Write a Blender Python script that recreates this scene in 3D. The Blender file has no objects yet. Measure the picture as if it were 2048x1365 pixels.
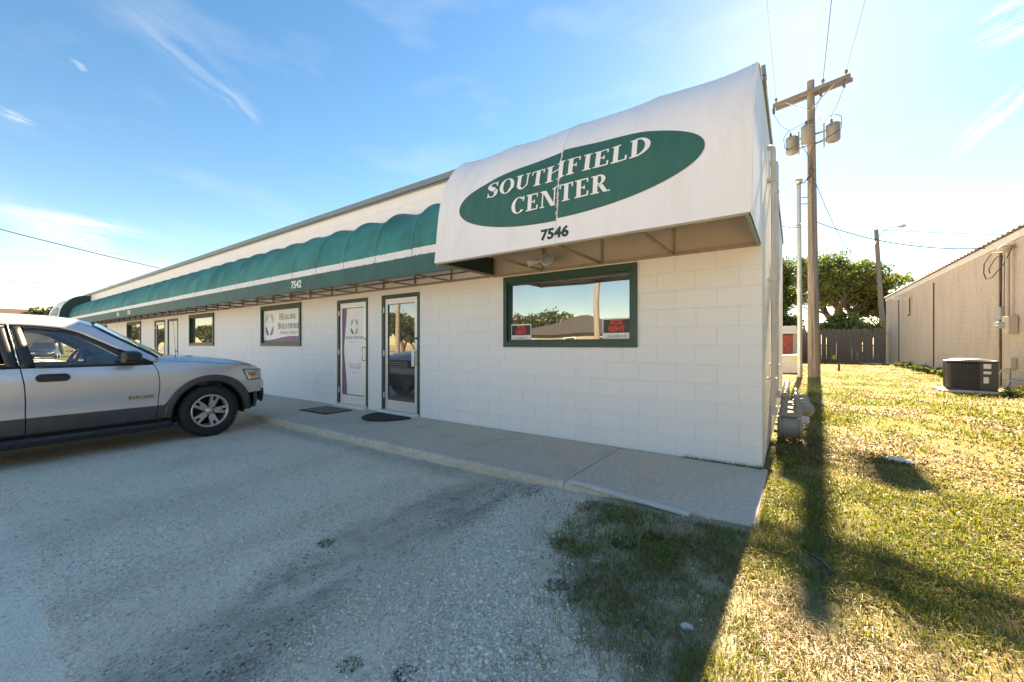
import bpy, bmesh, math, random
import numpy as np
from mathutils import Vector, Matrix

# ------------------------------------------------------------------ camera, sky, sun, exposure
S = bpy.context.scene
COL = S.collection
rnd = random.Random(7)
YAW = math.radians(35.04)
cam_d = bpy.data.cameras.new('camera')
cam = bpy.data.objects.new('camera', cam_d)
COL.objects.link(cam)
cam.location = (0.265, -4.70, 1.23)
cam.rotation_euler = (math.radians(90), 0, YAW)
cam_d.sensor_width = 36.0
cam_d.lens = 36.0 * 807 / 2048
cam_d.shift_y = 7.5 / 2048
cam_d.clip_start = 0.05
cam_d.clip_end = 3000
S.camera = cam

SUN_EL = math.radians(33.8)
SUN_AZ = math.radians(1.4)          # east of +Y
W = bpy.data.worlds.new('World')
S.world = W
W.use_nodes = True
nt = W.node_tree
nt.nodes.clear()
wo = nt.nodes.new('ShaderNodeOutputWorld')
bg = nt.nodes.new('ShaderNodeBackground')
bg.inputs['Strength'].default_value = 0.052
sky = nt.nodes.new('ShaderNodeTexSky')
sky.sky_type = 'NISHITA'
sky.sun_disc = False
sky.sun_elevation = SUN_EL
sky.sun_rotation = SUN_AZ
sky.altitude = 400
sky.air_density = 1.0
sky.dust_density = 0.11
sky.ozone_density = 2.5
# thin cirrus: wisps placed by azimuth and elevation, plus a faint streaky veil over the whole sky
def wn(t, **k):
    n = nt.nodes.new('ShaderNode' + t)
    for a_, v_ in k.items(): setattr(n, a_, v_)
    return n
def wmath(op, a, b=None):
    n = wn('Math', operation=op)
    for i, q in enumerate((a, b)):
        if q is None: continue
        if isinstance(q, (int, float)): n.inputs[i].default_value = q
        else: nt.links.new(q, n.inputs[i])
    return n.outputs[0]
tc = wn('TexCoord'); sep = wn('SeparateXYZ')
nt.links.new(tc.outputs['Generated'], sep.inputs[0])
az_ = wmath('ARCTAN2', sep.outputs['X'], sep.outputs['Y']); el_ = wmath('ARCSINE', sep.outputs['Z'])
cmb = wn('CombineXYZ'); nt.links.new(az_, cmb.inputs[0]); nt.links.new(el_, cmb.inputs[1])
def wisp(az, el, rot, ra, rb, amp, ns, seed):
    mpn = wn('Mapping', vector_type='TEXTURE')
    mpn.inputs['Location'].default_value = (math.radians(az), math.radians(el), 0)
    mpn.inputs['Rotation'].default_value = (0, 0, math.radians(rot)); mpn.inputs['Scale'].default_value = (math.radians(ra), math.radians(rb), 1)
    nt.links.new(cmb.outputs[0], mpn.inputs[0])
    ln = wn('VectorMath', operation='LENGTH'); nt.links.new(mpn.outputs[0], ln.inputs[0])
    r = wn('MapRange', interpolation_type='SMOOTHSTEP'); r.inputs['From Min'].default_value = 1.0; r.inputs['From Max'].default_value = 0.1; nt.links.new(ln.outputs['Value'], r.inputs['Value'])
    mp2 = wn('Mapping'); mp2.inputs['Location'].default_value = (seed, seed * 1.7, 0); mp2.inputs['Scale'].default_value = (.55, 1.5, 1); nt.links.new(mpn.outputs[0], mp2.inputs[0])
    n = wn('TexNoise'); n.inputs['Scale'].default_value = ns; n.inputs['Detail'].default_value = 5; n.inputs['Roughness'].default_value = .65; n.inputs['Distortion'].default_value = .6
    nt.links.new(mp2.outputs[0], n.inputs['Vector'])
    k = wn('MapRange'); k.inputs['From Min'].default_value = .42; k.inputs['From Max'].default_value = .72; nt.links.new(n.outputs['Fac'], k.inputs['Value'])
    return wmath('MULTIPLY', wmath('MULTIPLY', r.outputs[0], k.outputs[0]), amp)
acc = None
for w_ in ((-82, 10.6, -6, 9, 3.4, .85, 1.3, 3.1), (-84, 7.2, 3, 14, 3.0, .55, 1.3, 8.4), (-73.5, 29, -22, 9, 2.6, .17, 1.5, 1.3), (-69, 26.3, -35, 3.2, 1.4, .22, 1.4, 5.2),
           (15.2, 19.8, 40, 5, 1.5, .75, 1.3, 2.2), (16.5, 27, 12, 4, 2.2, .75, 1.6, 6.6), (-86, 19.6, -14, 1.6, .6, .55, 1.2, 4.4), (-82.1, 25.3, -20, .9, .4, .5, 1.2, 7.7),
           ):
    q = wisp(*w_); acc = q if acc is None else wmath('ADD', acc, q)
mv = wn('Mapping'); mv.inputs['Scale'].default_value = (2.2, 7, 1); mv.inputs['Rotation'].default_value = (0, 0, .35); nt.links.new(cmb.outputs[0], mv.inputs[0])
nv_ = wn('TexNoise'); nv_.inputs['Scale'].default_value = 1.6; nv_.inputs['Detail'].default_value = 5; nt.links.new(mv.outputs[0], nv_.inputs['Vector'])
kv_ = wn('MapRange'); kv_.inputs['From Min'].default_value = .52; kv_.inputs['From Max'].default_value = .85; kv_.inputs['To Max'].default_value = .15; nt.links.new(nv_.outputs['Fac'], kv_.inputs['Value'])
acc = wmath('MINIMUM', wmath('ADD', acc, kv_.outputs[0]), .85)
class _O: outputs = [acc]
cm2 = _O
hsv = nt.nodes.new('ShaderNodeHueSaturation')
hsv.inputs['Saturation'].default_value = 1.32
nt.links.new(sky.outputs[0], hsv.inputs['Color'])
mixc = nt.nodes.new('ShaderNodeMix'); mixc.data_type = 'RGBA'
mixc.inputs[7].default_value = (4.2, 4.9, 5.9, 1)
nt.links.new(cm2.outputs[0], mixc.inputs[0])
nt.links.new(hsv.outputs[0], mixc.inputs[6])
nt.links.new(mixc.outputs[2], bg.inputs['Color'])
nt.links.new(bg.outputs[0], wo.inputs['Surface'])

sd = bpy.data.lights.new('sun', 'SUN')
sd.energy = 3.9
sd.angle = math.radians(0.53)
sd.color = (1.0, 0.93, 0.82)
sun = bpy.data.objects.new('sun', sd)
COL.objects.link(sun)
sv = Vector((math.sin(SUN_AZ) * math.cos(SUN_EL), math.cos(SUN_AZ) * math.cos(SUN_EL), math.sin(SUN_EL)))
sun.rotation_euler = sv.to_track_quat('Z', 'Y').to_euler()
sun.location = (2, 30, 40)

vs = S.view_settings
vs.view_transform = 'Standard'
vs.look = 'None'
vs.exposure = 2.68
vs.gamma = 1.0
vs.use_curve_mapping = False
vs.use_white_balance = True          # camera balanced for the open shade
vs.white_balance_temperature = 10600
vs.white_balance_tint = 17
S.cycles.max_bounces = 7
S.cycles.diffuse_bounces = 4
S.cycles.glossy_bounces = 3
S.cycles.caustics_reflective = False
W.cycles.sampling_method = 'MANUAL'
W.cycles.sample_map_resolution = 512
S.cycles.transparent_max_bounces = 24
S.cycles.use_denoising = True

# ------------------------------------------------------------------ helpers
def link(o, parent=None):
    COL.objects.link(o)
    if parent is not None:
        o.parent = parent
    return o

def tag(o, label=None, cat=None, group=None, kind=None):
    if label: o['label'] = label
    if cat: o['category'] = cat
    if group: o['group'] = group
    if kind: o['kind'] = kind
    return o

def thing(name, label, cat, loc=(0, 0, 0), rz=0.0, group=None):
    o = bpy.data.objects.new(name, None)
    o.empty_display_size = 0.2
    COL.objects.link(o)
    o.location = loc
    o.rotation_euler = (0, 0, rz)
    return tag(o, label, cat, group)

def copy_tree(o, parent=None):
    c = o.copy()
    COL.objects.link(c)
    c.parent = parent
    for ch in list(o.children):
        copy_tree(ch, c)
    return c

class MB:
    """collects shapes; build() links them as ONE mesh object"""
    def __init__(s):
        s.v = []; s.f = []; s.sm = []
    def add(s, vs_, fs, smooth=False):
        b = len(s.v)
        s.v += [tuple(p) for p in vs_]
        for f in fs:
            s.f.append(tuple(i + b for i in f)); s.sm.append(smooth)
        return s
    def box(s, x0, x1, y0, y1, z0, z1):
        v = [(x0,y0,z0),(x1,y0,z0),(x1,y1,z0),(x0,y1,z0),(x0,y0,z1),(x1,y0,z1),(x1,y1,z1),(x0,y1,z1)]
        return s.add(v, [(0,3,2,1),(4,5,6,7),(0,1,5,4),(1,2,6,5),(2,3,7,6),(3,0,4,7)])
    def bbox(s, x0, x1, y0, y1, z0, z1, b=0.006):
        """box with chamfered edges"""
        bm = bmesh.new()
        bmesh.ops.create_cube(bm, size=1)
        for v in bm.verts:
            v.co = Vector((x0 + (v.co.x + .5) * (x1 - x0), y0 + (v.co.y + .5) * (y1 - y0), z0 + (v.co.z + .5) * (z1 - z0)))
        bmesh.ops.bevel(bm, geom=list(bm.edges), offset=b, segments=1, affect='EDGES', profile=0.5)
        bm.verts.index_update()
        s.add([v.co[:] for v in bm.verts], [tuple(v.index for v in f.verts) for f in bm.faces])
        bm.free()
        return s
    def obox(s, c, ax, ay, az, hx, hy, hz):
        c = Vector(c); ax = Vector(ax).normalized() * hx; ay = Vector(ay).normalized() * hy; az = Vector(az).normalized() * hz
        v = [c - ax - ay - az, c + ax - ay - az, c + ax + ay - az, c - ax + ay - az, c - ax - ay + az, c + ax - ay + az, c + ax + ay + az, c - ax + ay + az]
        return s.add(v, [(0,3,2,1),(4,5,6,7),(0,1,5,4),(1,2,6,5),(2,3,7,6),(3,0,4,7)])
    def bar(s, a, b, w, h=None, up=(0, 0, 1)):
        a = Vector(a); b = Vector(b); d = b - a; L = d.length; d.normalize()
        u = Vector(up)
        if abs(d.dot(u)) > .98: u = Vector((1, 0, 0))
        r = d.cross(u).normalized(); u = r.cross(d).normalized()
        return s.obox((a + b) / 2, d, r, u, L / 2, w / 2, (h or w) / 2)
    def tube(s, path, r, n=8, caps=True, smooth=True):
        P = [Vector(p) for p in path]
        R = r if isinstance(r, (list, tuple)) else [r] * len(P)
        rings = []; prev = None
        for i, p in enumerate(P):
            if i == 0: d = P[1] - P[0]
            elif i == len(P) - 1: d = P[-1] - P[-2]
            else: d = (P[i + 1] - P[i]).normalized() + (P[i] - P[i - 1]).normalized()
            d = d.normalized() if d.length > 1e-9 else Vector((0, 0, 1))
            if prev is None:
                t = Vector((0, 0, 1)) if abs(d.z) < .9 else Vector((1, 0, 0))
                u = d.cross(t).normalized()
            else:
                u = (prev - d * prev.dot(d)).normalized()
            prev = u; w = d.cross(u)
            rings.append([p + (u * math.cos(2 * math.pi * k / n) + w * math.sin(2 * math.pi * k / n)) * R[i] for k in range(n)])
        v = [q for rg in rings for q in rg]; f = []
        for i in range(len(P) - 1):
            for k in range(n):
                f.append((i * n + k, i * n + (k + 1) % n, (i + 1) * n + (k + 1) % n, (i + 1) * n + k))
        s.add(v, f, smooth)
        if caps:
            s.add(rings[0], [tuple(range(n))[::-1]]); s.add(rings[-1], [tuple(range(n))])
        return s
    def lathe(s, prof, n=24, M=None, smooth=True, caps=True):
        """prof: (r, h) along local Z; M places it"""
        M = M or Matrix()
        v = []; f = []
        for r, h in prof:
            for k in range(n):
                a = 2 * math.pi * k / n
                v.append(M @ Vector((r * math.cos(a), r * math.sin(a), h)))
        for i in range(len(prof) - 1):
            for k in range(n):
                f.append((i * n + k, i * n + (k + 1) % n, (i + 1) * n + (k + 1) % n, (i + 1) * n + k))
        s.add(v, f, smooth)
        if not caps: return s
        if prof[0][0] > 1e-6: s.add(v[:n], [tuple(range(n))[::-1]])
        if prof[-1][0] > 1e-6: s.add(v[-n:], [tuple(range(n))])
        return s
    def grid(s, fn, nu, nv, smooth=True, flip=False):
        v = [fn(i / nu, j / nv) for j in range(nv + 1) for i in range(nu + 1)]
        f = []
        for j in range(nv):
            for i in range(nu):
                a = j * (nu + 1) + i
                q = (a, a + 1, a + nu + 2, a + nu + 1)
                f.append(q[::-1] if flip else q)
        return s.add(v, f, smooth)
    def poly(s, pts):
        return s.add(pts, [tuple(range(len(pts)))])
    def prism(s, pts, off):
        """planar outline pts (3D) pushed along off: a closed slab"""
        n = len(pts); o = Vector(off)
        v = [Vector(p) for p in pts] + [Vector(p) + o for p in pts]
        f = [tuple(range(n))[::-1], tuple(range(n, 2 * n))]
        f += [(i, (i + 1) % n, n + (i + 1) % n, n + i) for i in range(n)]
        return s.add(v, f)
    def build(s, name, m, parent=None, mods=None):
        me = bpy.data.meshes.new(name)
        me.from_pydata(s.v, [], s.f)
        me.polygons.foreach_set('use_smooth', s.sm)
        me.update()
        if m is not None: me.materials.append(m)
        o = bpy.data.objects.new(name, me)
        return link(o, parent)

def X4(loc=(0, 0, 0), rx=0, ry=0, rz=0):
    from mathutils import Euler
    return Matrix.Translation(Vector(loc)) @ Euler((rx, ry, rz)).to_matrix().to_4x4()

# ------------------------------------------------------------------ materials
MATS = {}
def mat(name, c, rough=0.7, var=0.12, scale=6.0, bump=0.0, bscale=40.0, metal=0.0, stain=None, stain_amt=0.0, stain_scale=2.0,
        coat=0.0, spec=0.5, stretch=None, detail=5):
    m = bpy.data.materials.new(name); m.use_nodes = True
    N = m.node_tree.nodes; L = m.node_tree.links
    p = N['Principled BSDF']
    p.inputs['Roughness'].default_value = rough
    p.inputs['Metallic'].default_value = metal
    p.inputs['Coat Weight'].default_value = coat
    p.inputs['Specular IOR Level'].default_value = spec
    vec = N.new('ShaderNodeNewGeometry').outputs['Position']
    if stretch:
        mpn = N.new('ShaderNodeMapping'); mpn.inputs['Scale'].default_value = stretch
        L.new(vec, mpn.inputs[0]); vec = mpn.outputs[0]
    n = N.new('ShaderNodeTexNoise'); n.inputs['Scale'].default_value = scale; n.inputs['Detail'].default_value = detail
    n.inputs['Roughness'].default_value = 0.65
    L.new(vec, n.inputs['Vector'])
    cr = N.new('ShaderNodeValToRGB')
    lo = [max(0, x * (1 - var)) for x in c]; hi = [min(1, x * (1 + var)) for x in c]
    cr.color_ramp.elements[0].position = 0.3; cr.color_ramp.elements[0].color = (*lo, 1)
    cr.color_ramp.elements[1].position = 0.7; cr.color_ramp.elements[1].color = (*hi, 1)
    L.new(n.outputs['Fac'], cr.inputs[0])
    out = cr.outputs[0]
    if stain:
        n3 = N.new('ShaderNodeTexNoise'); n3.inputs['Scale'].default_value = stain_scale; n3.inputs['Detail'].default_value = 7
        n3.inputs['Roughness'].default_value = 0.7
        L.new(vec, n3.inputs['Vector'])
        mr = N.new('ShaderNodeMapRange'); mr.inputs['From Min'].default_value = 0.5; mr.inputs['From Max'].default_value = 0.75
        mr.inputs['To Max'].default_value = stain_amt
        L.new(n3.outputs['Fac'], mr.inputs['Value'])
        mx = N.new('ShaderNodeMix'); mx.data_type = 'RGBA'
        L.new(mr.outputs[0], mx.inputs[0]); L.new(out, mx.inputs[6]); mx.inputs[7].default_value = (*stain, 1)
        out = mx.outputs[2]
    L.new(out, p.inputs['Base Color'])
    if bump:
        n4 = N.new('ShaderNodeTexNoise'); n4.inputs['Scale'].default_value = bscale; n4.inputs['Detail'].default_value = 6
        L.new(vec, n4.inputs['Vector'])
        b = N.new('ShaderNodeBump'); b.inputs['Strength'].default_value = bump; b.inputs['Distance'].default_value = 0.01
        L.new(n4.outputs['Fac'], b.inputs['Height']); L.new(b.outputs[0], p.inputs['Normal'])
    MATS[name] = m
    return m

def glass_mat(name, tint, refl, rough=0.0, wave=0.0, wscale=1.5, dust=0.0):
    m = bpy.data.materials.new(name); m.use_nodes = True
    N = m.node_tree.nodes; L = m.node_tree.links
    N.remove(N['Principled BSDF'])
    o = N['Material Output']
    tr = N.new('ShaderNodeBsdfTransparent'); tr.inputs[0].default_value = (*tint, 1)
    gl = N.new('ShaderNodeBsdfGlossy'); gl.inputs['Roughness'].default_value = rough
    gl.inputs[0].default_value = (0.95, 0.97, 0.97, 1)
    fr = N.new('ShaderNodeFresnel'); fr.inputs[0].default_value = 1.5
    mr = N.new('ShaderNodeMapRange'); mr.inputs['To Min'].default_value = refl; mr.inputs['To Max'].default_value = 1.0
    L.new(fr.outputs[0], mr.inputs['Value'])
    mx = N.new('ShaderNodeMixShader')
    L.new(mr.outputs[0], mx.inputs[0]); L.new(tr.outputs[0], mx.inputs[1]); L.new(gl.outputs[0], mx.inputs[2])
    if wave:
        t = N.new('ShaderNodeTexCoord'); n = N.new('ShaderNodeTexNoise'); n.inputs['Scale'].default_value = wscale; n.inputs['Detail'].default_value = 1
        L.new(t.outputs['Object'], n.inputs['Vector'])
        b = N.new('ShaderNodeBump'); b.inputs['Strength'].default_value = 1.0; b.inputs['Distance'].default_value = wave
        L.new(n.outputs['Fac'], b.inputs['Height']); L.new(b.outputs[0], gl.inputs['Normal']); 
    last = mx.outputs[0]
    if dust:                                            # film of dust and wiped smears
        g = N.new('ShaderNodeNewGeometry'); mpp = N.new('ShaderNodeMapping'); mpp.inputs['Scale'].default_value = (3, 3, 1.1); L.new(g.outputs['Position'], mpp.inputs[0])
        n = N.new('ShaderNodeTexNoise'); n.inputs['Scale'].default_value = 2.2; n.inputs['Detail'].default_value = 7; n.inputs['Roughness'].default_value = .7; L.new(mpp.outputs[0], n.inputs['Vector'])
        k = N.new('ShaderNodeMapRange'); k.inputs['From Min'].default_value = .35; k.inputs['From Max'].default_value = .75; k.inputs['To Min'].default_value = dust * .3; k.inputs['To Max'].default_value = dust; L.new(n.outputs['Fac'], k.inputs['Value'])
        d = N.new('ShaderNodeBsdfDiffuse'); d.inputs[0].default_value = (.6, .57, .52, 1)
        m2 = N.new('ShaderNodeMixShader'); L.new(k.outputs[0], m2.inputs[0]); L.new(last, m2.inputs[1]); L.new(d.outputs[0], m2.inputs[2]); last = m2.outputs[0]
    L.new(last, o.inputs[0])
    MATS[name] = m
    return m

def leaf_mat(name, attr='col', trans=0.45, rough=0.6):
    """thin leaf / blade: diffuse + translucent, colour from each blade's own attribute"""
    m = bpy.data.materials.new(name); m.use_nodes = True
    N = m.node_tree.nodes; L = m.node_tree.links
    N.remove(N['Principled BSDF'])
    a = N.new('ShaderNodeAttribute'); a.attribute_name = attr
    d = N.new('ShaderNodeBsdfDiffuse'); t = N.new('ShaderNodeBsdfTranslucent'); g = N.new('ShaderNodeBsdfGlossy')
    g.inputs['Roughness'].default_value = 0.45
    L.new(a.outputs['Color'], d.inputs[0]); L.new(a.outputs['Color'], t.inputs[0])
    mx = N.new('ShaderNodeMixShader'); mx.inputs[0].default_value = trans
    L.new(d.outputs[0], mx.inputs[1]); L.new(t.outputs[0], mx.inputs[2])
    m2 = N.new('ShaderNodeMixShader'); m2.inputs[0].default_value = 0.05
    L.new(mx.outputs[0], m2.inputs[1]); L.new(g.outputs[0], m2.inputs[2])
    L.new(m2.outputs[0], N['Material Output'].inputs[0])
    MATS[name] = m
    return m

M_wall = mat('painted_block', (0.80, 0.81, 0.815), 0.6, 0.035, 1.3, 0.25, 90, stain=(0.60, 0.58, 0.55), stain_amt=0.35, stain_scale=1.3, stretch=(1, 1, 0.35))
M_mortar = mat('painted_mortar', (0.71, 0.71, 0.705), 0.75, 0.08, 5, 0.3, 60)
M_fascia = mat('fascia_metal', (0.20, 0.235, 0.23), 0.45, 0.08, 1.0, 0.05, 10, metal=0.2)
M_roof = mat('roof_membrane', (0.35, 0.34, 0.32), 0.8, 0.1, 2)
M_green = mat('green_trim_paint', (0.012, 0.060, 0.047), 0.42, 0.18, 7, 0.15, 60, stain=(0.06, 0.12, 0.10), stain_amt=0.25, stain_scale=9)
M_alu = mat('door_aluminium', (0.72, 0.72, 0.71), 0.38, 0.05, 4, 0.02, 30, metal=0.35)
M_steel = mat('brushed_steel', (0.6, 0.6, 0.6), 0.25, 0.05, 10, metal=0.9)
M_tan = mat('awning_frame_tan', (0.33, 0.265, 0.20), 0.65, 0.12, 8, stain=(0.18, 0.10, 0.06), stain_amt=0.4, stain_scale=14)
M_tanwall = mat('tan_wall_paint', (0.47, 0.40, 0.33), 0.75, 0.06, 3, 0.15, 60)
M_brown = mat('awning_frame_brown', (0.085, 0.065, 0.05), 0.6, 0.15, 9)
M_signw = mat('sign_vinyl_white', (0.775, 0.785, 0.80), 0.48, 0.025, 1.6, 0.12, 6, stain=(0.60, 0.59, 0.575), stain_amt=0.4, stain_scale=2.2, stretch=(2.5, 1, 0.6))
M_signg = mat('sign_vinyl_green', (0.022, 0.120, 0.092), 0.45, 0.10, 3.0, 0.05, 20, stain=(0.06, 0.17, 0.14), stain_amt=0.35, stain_scale=5, stretch=(3, 1, 0.7))
M_signl = mat('sign_letter_white', (0.78, 0.79, 0.78), 0.5, 0.03, 5)
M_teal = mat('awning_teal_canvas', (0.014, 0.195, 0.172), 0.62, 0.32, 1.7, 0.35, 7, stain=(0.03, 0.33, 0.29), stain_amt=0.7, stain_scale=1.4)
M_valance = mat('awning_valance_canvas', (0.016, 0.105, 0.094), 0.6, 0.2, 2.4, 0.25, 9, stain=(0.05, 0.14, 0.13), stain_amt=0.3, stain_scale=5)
M_stripe = mat('awning_white_stripe', (0.74, 0.75, 0.74), 0.55, 0.06, 8, 0.1, 30)
M_dkgreen = mat('dark_green_canvas', (0.012, 0.045, 0.038), 0.6, 0.15, 4)
M_conc = mat('sidewalk_concrete', (0.64, 0.56, 0.465), 0.85, 0.20, 26, 0.6, 160, stain=(0.40, 0.34, 0.27), stain_amt=0.6, stain_scale=1.6, detail=9)
M_kerb = mat('kerb_concrete', (0.42, 0.365, 0.30), 0.9, 0.2, 9, 0.8, 60, stain=(0.12, 0.10, 0.08), stain_amt=0.6, stain_scale=3)
M_purple = mat('purple_print', (0.17, 0.075, 0.26), 0.45, 0.06, 5)
M_ink = mat('dark_print', (0.035, 0.035, 0.045), 0.5, 0.1, 8)
M_greyink = mat('grey_print', (0.30, 0.32, 0.33), 0.5, 0.1, 8)
M_paleink = mat('pale_print', (0.55, 0.52, 0.56), 0.5, 0.05, 8)
M_pinkink = mat('rose_print', (0.52, 0.30, 0.38), 0.5, 0.05, 8)
M_greenink = mat('sage_print', (0.20, 0.26, 0.22), 0.5, 0.08, 8)
M_white = mat('white_print_film', (0.80, 0.80, 0.81), 0.35, 0.02, 2)
M_whitepaint = mat('white_paint', (0.78, 0.77, 0.75), 0.5, 0.05, 3, 0.1, 40, stain=(0.5, 0.47, 0.42), stain_amt=0.3, stain_scale=5)
M_black = mat('black_rubber', (0.018, 0.018, 0.019), 0.7, 0.25, 20, 0.2, 80)
M_blackp = mat('black_plastic', (0.022, 0.022, 0.024), 0.42, 0.15, 14, 0.1, 120)
M_clad = mat('charcoal_cladding', (0.062, 0.063, 0.068), 0.55, 0.12, 8, 0.15, 160, stain=(0.14, 0.135, 0.13), stain_amt=0.25, stain_scale=4)
M_silver = mat('silver_car_paint', (0.66, 0.655, 0.66), 0.28, 0.02, 2, metal=0.5, coat=0.5, stain=(0.58, 0.56, 0.545), stain_amt=0.2, stain_scale=2.5)
M_chrome = mat('chrome', (0.8, 0.8, 0.8), 0.12, 0.02, 4, metal=1.0)
M_rim = mat('wheel_alloy', (0.52, 0.51, 0.50), 0.35, 0.08, 12, metal=0.7, stain=(0.3, 0.27, 0.23), stain_amt=0.35, stain_scale=7)
M_amber = mat('amber_lens', (0.75, 0.22, 0.02), 0.25, 0.1, 20)
M_lens = mat('lamp_lens', (0.42, 0.45, 0.46), 0.12, 0.25, 9, metal=0.4, coat=1.0)
M_dash = mat('interior_grey', (0.10, 0.105, 0.11), 0.7, 0.12, 6)
M_gas = mat('grey_meter_paint', (0.30, 0.31, 0.305), 0.5, 0.10, 8, 0.15, 60, stain=(0.28, 0.24, 0.19), stain_amt=0.45, stain_scale=6)
M_pipe = mat('painted_pipe', (0.60, 0.585, 0.56), 0.55, 0.08, 6, stain=(0.35, 0.30, 0.25), stain_amt=0.35, stain_scale=5)
M_pole = mat('weathered_pole_wood', (0.225, 0.20, 0.175), 0.85, 0.30, 3, 0.6, 14, stain=(0.16, 0.10, 0.065), stain_amt=0.6, stain_scale=2.0, stretch=(6, 6, 0.35))
M_arm = mat('grey_crossarm_wood', (0.16, 0.15, 0.135), 0.85, 0.2, 6, 0.4, 30)
M_galv = mat('galvanised_steel', (0.40, 0.41, 0.41), 0.45, 0.12, 9, metal=0.5)
M_trafo = mat('transformer_grey', (0.17, 0.18, 0.19), 0.45, 0.06, 4)
M_porc = mat('insulator_grey', (0.16, 0.15, 0.15), 0.3, 0.15, 10)
M_wire = mat('cable_black', (0.025, 0.025, 0.027), 0.6, 0.1, 10)
M_fence = mat('weathered_fence_wood', (0.165, 0.145, 0.13), 0.9, 0.30, 3, 0.5, 30, stain=(0.06, 0.05, 0.045), stain_amt=0.6, stain_scale=2, stretch=(8, 8, 0.5))
M_beige = mat('beige_block_paint', (0.46, 0.385, 0.335), 0.8, 0.08, 1.2, 0.4, 30, stain=(0.24, 0.18, 0.14), stain_amt=0.55, stain_scale=1.5, stretch=(1, 1.3, 0.3))
M_beigem = mat('beige_mortar', (0.55, 0.47, 0.40), 0.85, 0.1, 4)
M_rust = mat('rust_brown', (0.11, 0.065, 0.04), 0.85, 0.3, 6, 0.3, 30)
M_corr = mat('corrugated_roof', (0.32, 0.25, 0.21), 0.55, 0.12, 3, metal=0.3, stain=(0.2, 0.11, 0.07), stain_amt=0.5, stain_scale=4)
M_acbody = mat('condenser_grey', (0.075, 0.073, 0.07), 0.5, 0.1, 6)
M_acgrille = mat('condenser_grille', (0.12, 0.122, 0.12), 0.45, 0.1, 10, metal=0.2)
M_acfin = mat('condenser_fins', (0.03, 0.03, 0.033), 0.6, 0.15, 20)
M_redbrick = mat('red_painted_brick', (0.36, 0.07, 0.055), 0.8, 0.15, 6, 0.3, 30, stain=(0.5, 0.28, 0.2), stain_amt=0.4, stain_scale=6)
M_bark = mat('tree_bark', (0.11, 0.085, 0.062), 0.95, 0.3, 5, 0.6, 20)
M_houseroof = mat('grey_shingle', (0.06, 0.056, 0.053), 0.9, 0.15, 4, 0.3, 30)
M_brownroof = mat('brown_shingle', (0.085, 0.06, 0.05), 0.9, 0.12, 4, 0.2, 20)
M_housewall = mat('tan_siding', (0.28, 0.24, 0.19), 0.8, 0.05, 3)
M_redplastic = mat('red_plastic', (0.55, 0.035, 0.045), 0.45, 0.1, 6)
M_mat1 = mat('doormat_brown', (0.25, 0.185, 0.14), 0.95, 0.25, 60, 0.8, 150)
M_mat2 = mat('doormat_black', (0.055, 0.052, 0.048), 0.95, 0.4, 50, 0.8, 120, stain=(0.10, 0.085, 0.07), stain_amt=0.5, stain_scale=20)
M_mat1b = mat('doormat_border', (0.045, 0.028, 0.026), 0.9, 0.2, 20, 0.5, 80)
M_carpet = mat('interior_floor', (0.05, 0.045, 0.04), 0.9, 0.2, 30)
M_inwall = mat('interior_wall', (0.34, 0.35, 0.36), 0.8, 0.05, 2)
M_road = mat('pale_bounce_road', (0.42, 0.40, 0.37), 0.85, 0.12, 2, 0.3, 60)  # unseen street, made pale to bounce sunlight onto the shaded front
M_asph = mat('asphalt', (0.055, 0.055, 0.057), 0.85, 0.2, 3, 0.4, 90)
M_redink = mat('for_rent_red', (0.70, 0.055, 0.03), 0.5, 0.1, 10)
M_paper = mat('paper_white', (0.78, 0.78, 0.76), 0.6, 0.03, 6)
M_yellow = mat('yellow_sticker', (0.75, 0.62, 0.03), 0.5, 0.05, 6)
G_shop = glass_mat('shop_glass', (0.42, 0.45, 0.46), 0.32, 0.0, 0.006, 0.9, 0.16)
G_door = glass_mat('door_glass', (0.50, 0.53, 0.54), 0.25, 0.0, 0.003, 0.9, 0.14)
G_car = glass_mat('car_glass', (0.76, 0.84, 0.83), 0.06, dust=0.06)
G_screen = glass_mat('windscreen_glass', (0.5, 0.56, 0.55), 0.05)
G_dark = glass_mat('privacy_glass', (0.10, 0.11, 0.11), 0.06)
L_leaf = leaf_mat('tree_leaf', 'col', 0.55)
L_grass = leaf_mat('grass_blade', 'col', 0.5)

# ------------------------------------------------------------------ lettering
def text_flat(txt, size=1.0, bold=0.0, shear=0.0, align='CENTER', spacing=1.0):
    """2D verts + faces of sans lettering, lower-left convention of Blender's own face"""
    cu = bpy.data.curves.new('t', 'FONT')
    cu.body = txt; cu.size = size; cu.offset = bold; cu.shear = shear; cu.align_x = align; cu.space_character = spacing
    cu.resolution_u = 3; cu.fill_mode = 'FRONT'
    o = bpy.data.objects.new('t', cu); COL.objects.link(o)
    dg = bpy.context.evaluated_depsgraph_get(); dg.update()
    me = bpy.data.meshes.new_from_object(o.evaluated_get(dg))
    v = [(p.co.x, p.co.y) for p in me.vertices]; f = [tuple(q.vertices) for q in me.polygons]
    bpy.data.objects.remove(o); bpy.data.curves.remove(cu); bpy.data.meshes.remove(me)
    return v, f

def text_on(mb, txt, size, fn, **k):
    v, f = text_flat(txt, size, **k)
    return mb.add([fn(x, y) for x, y in v], f)

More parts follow.
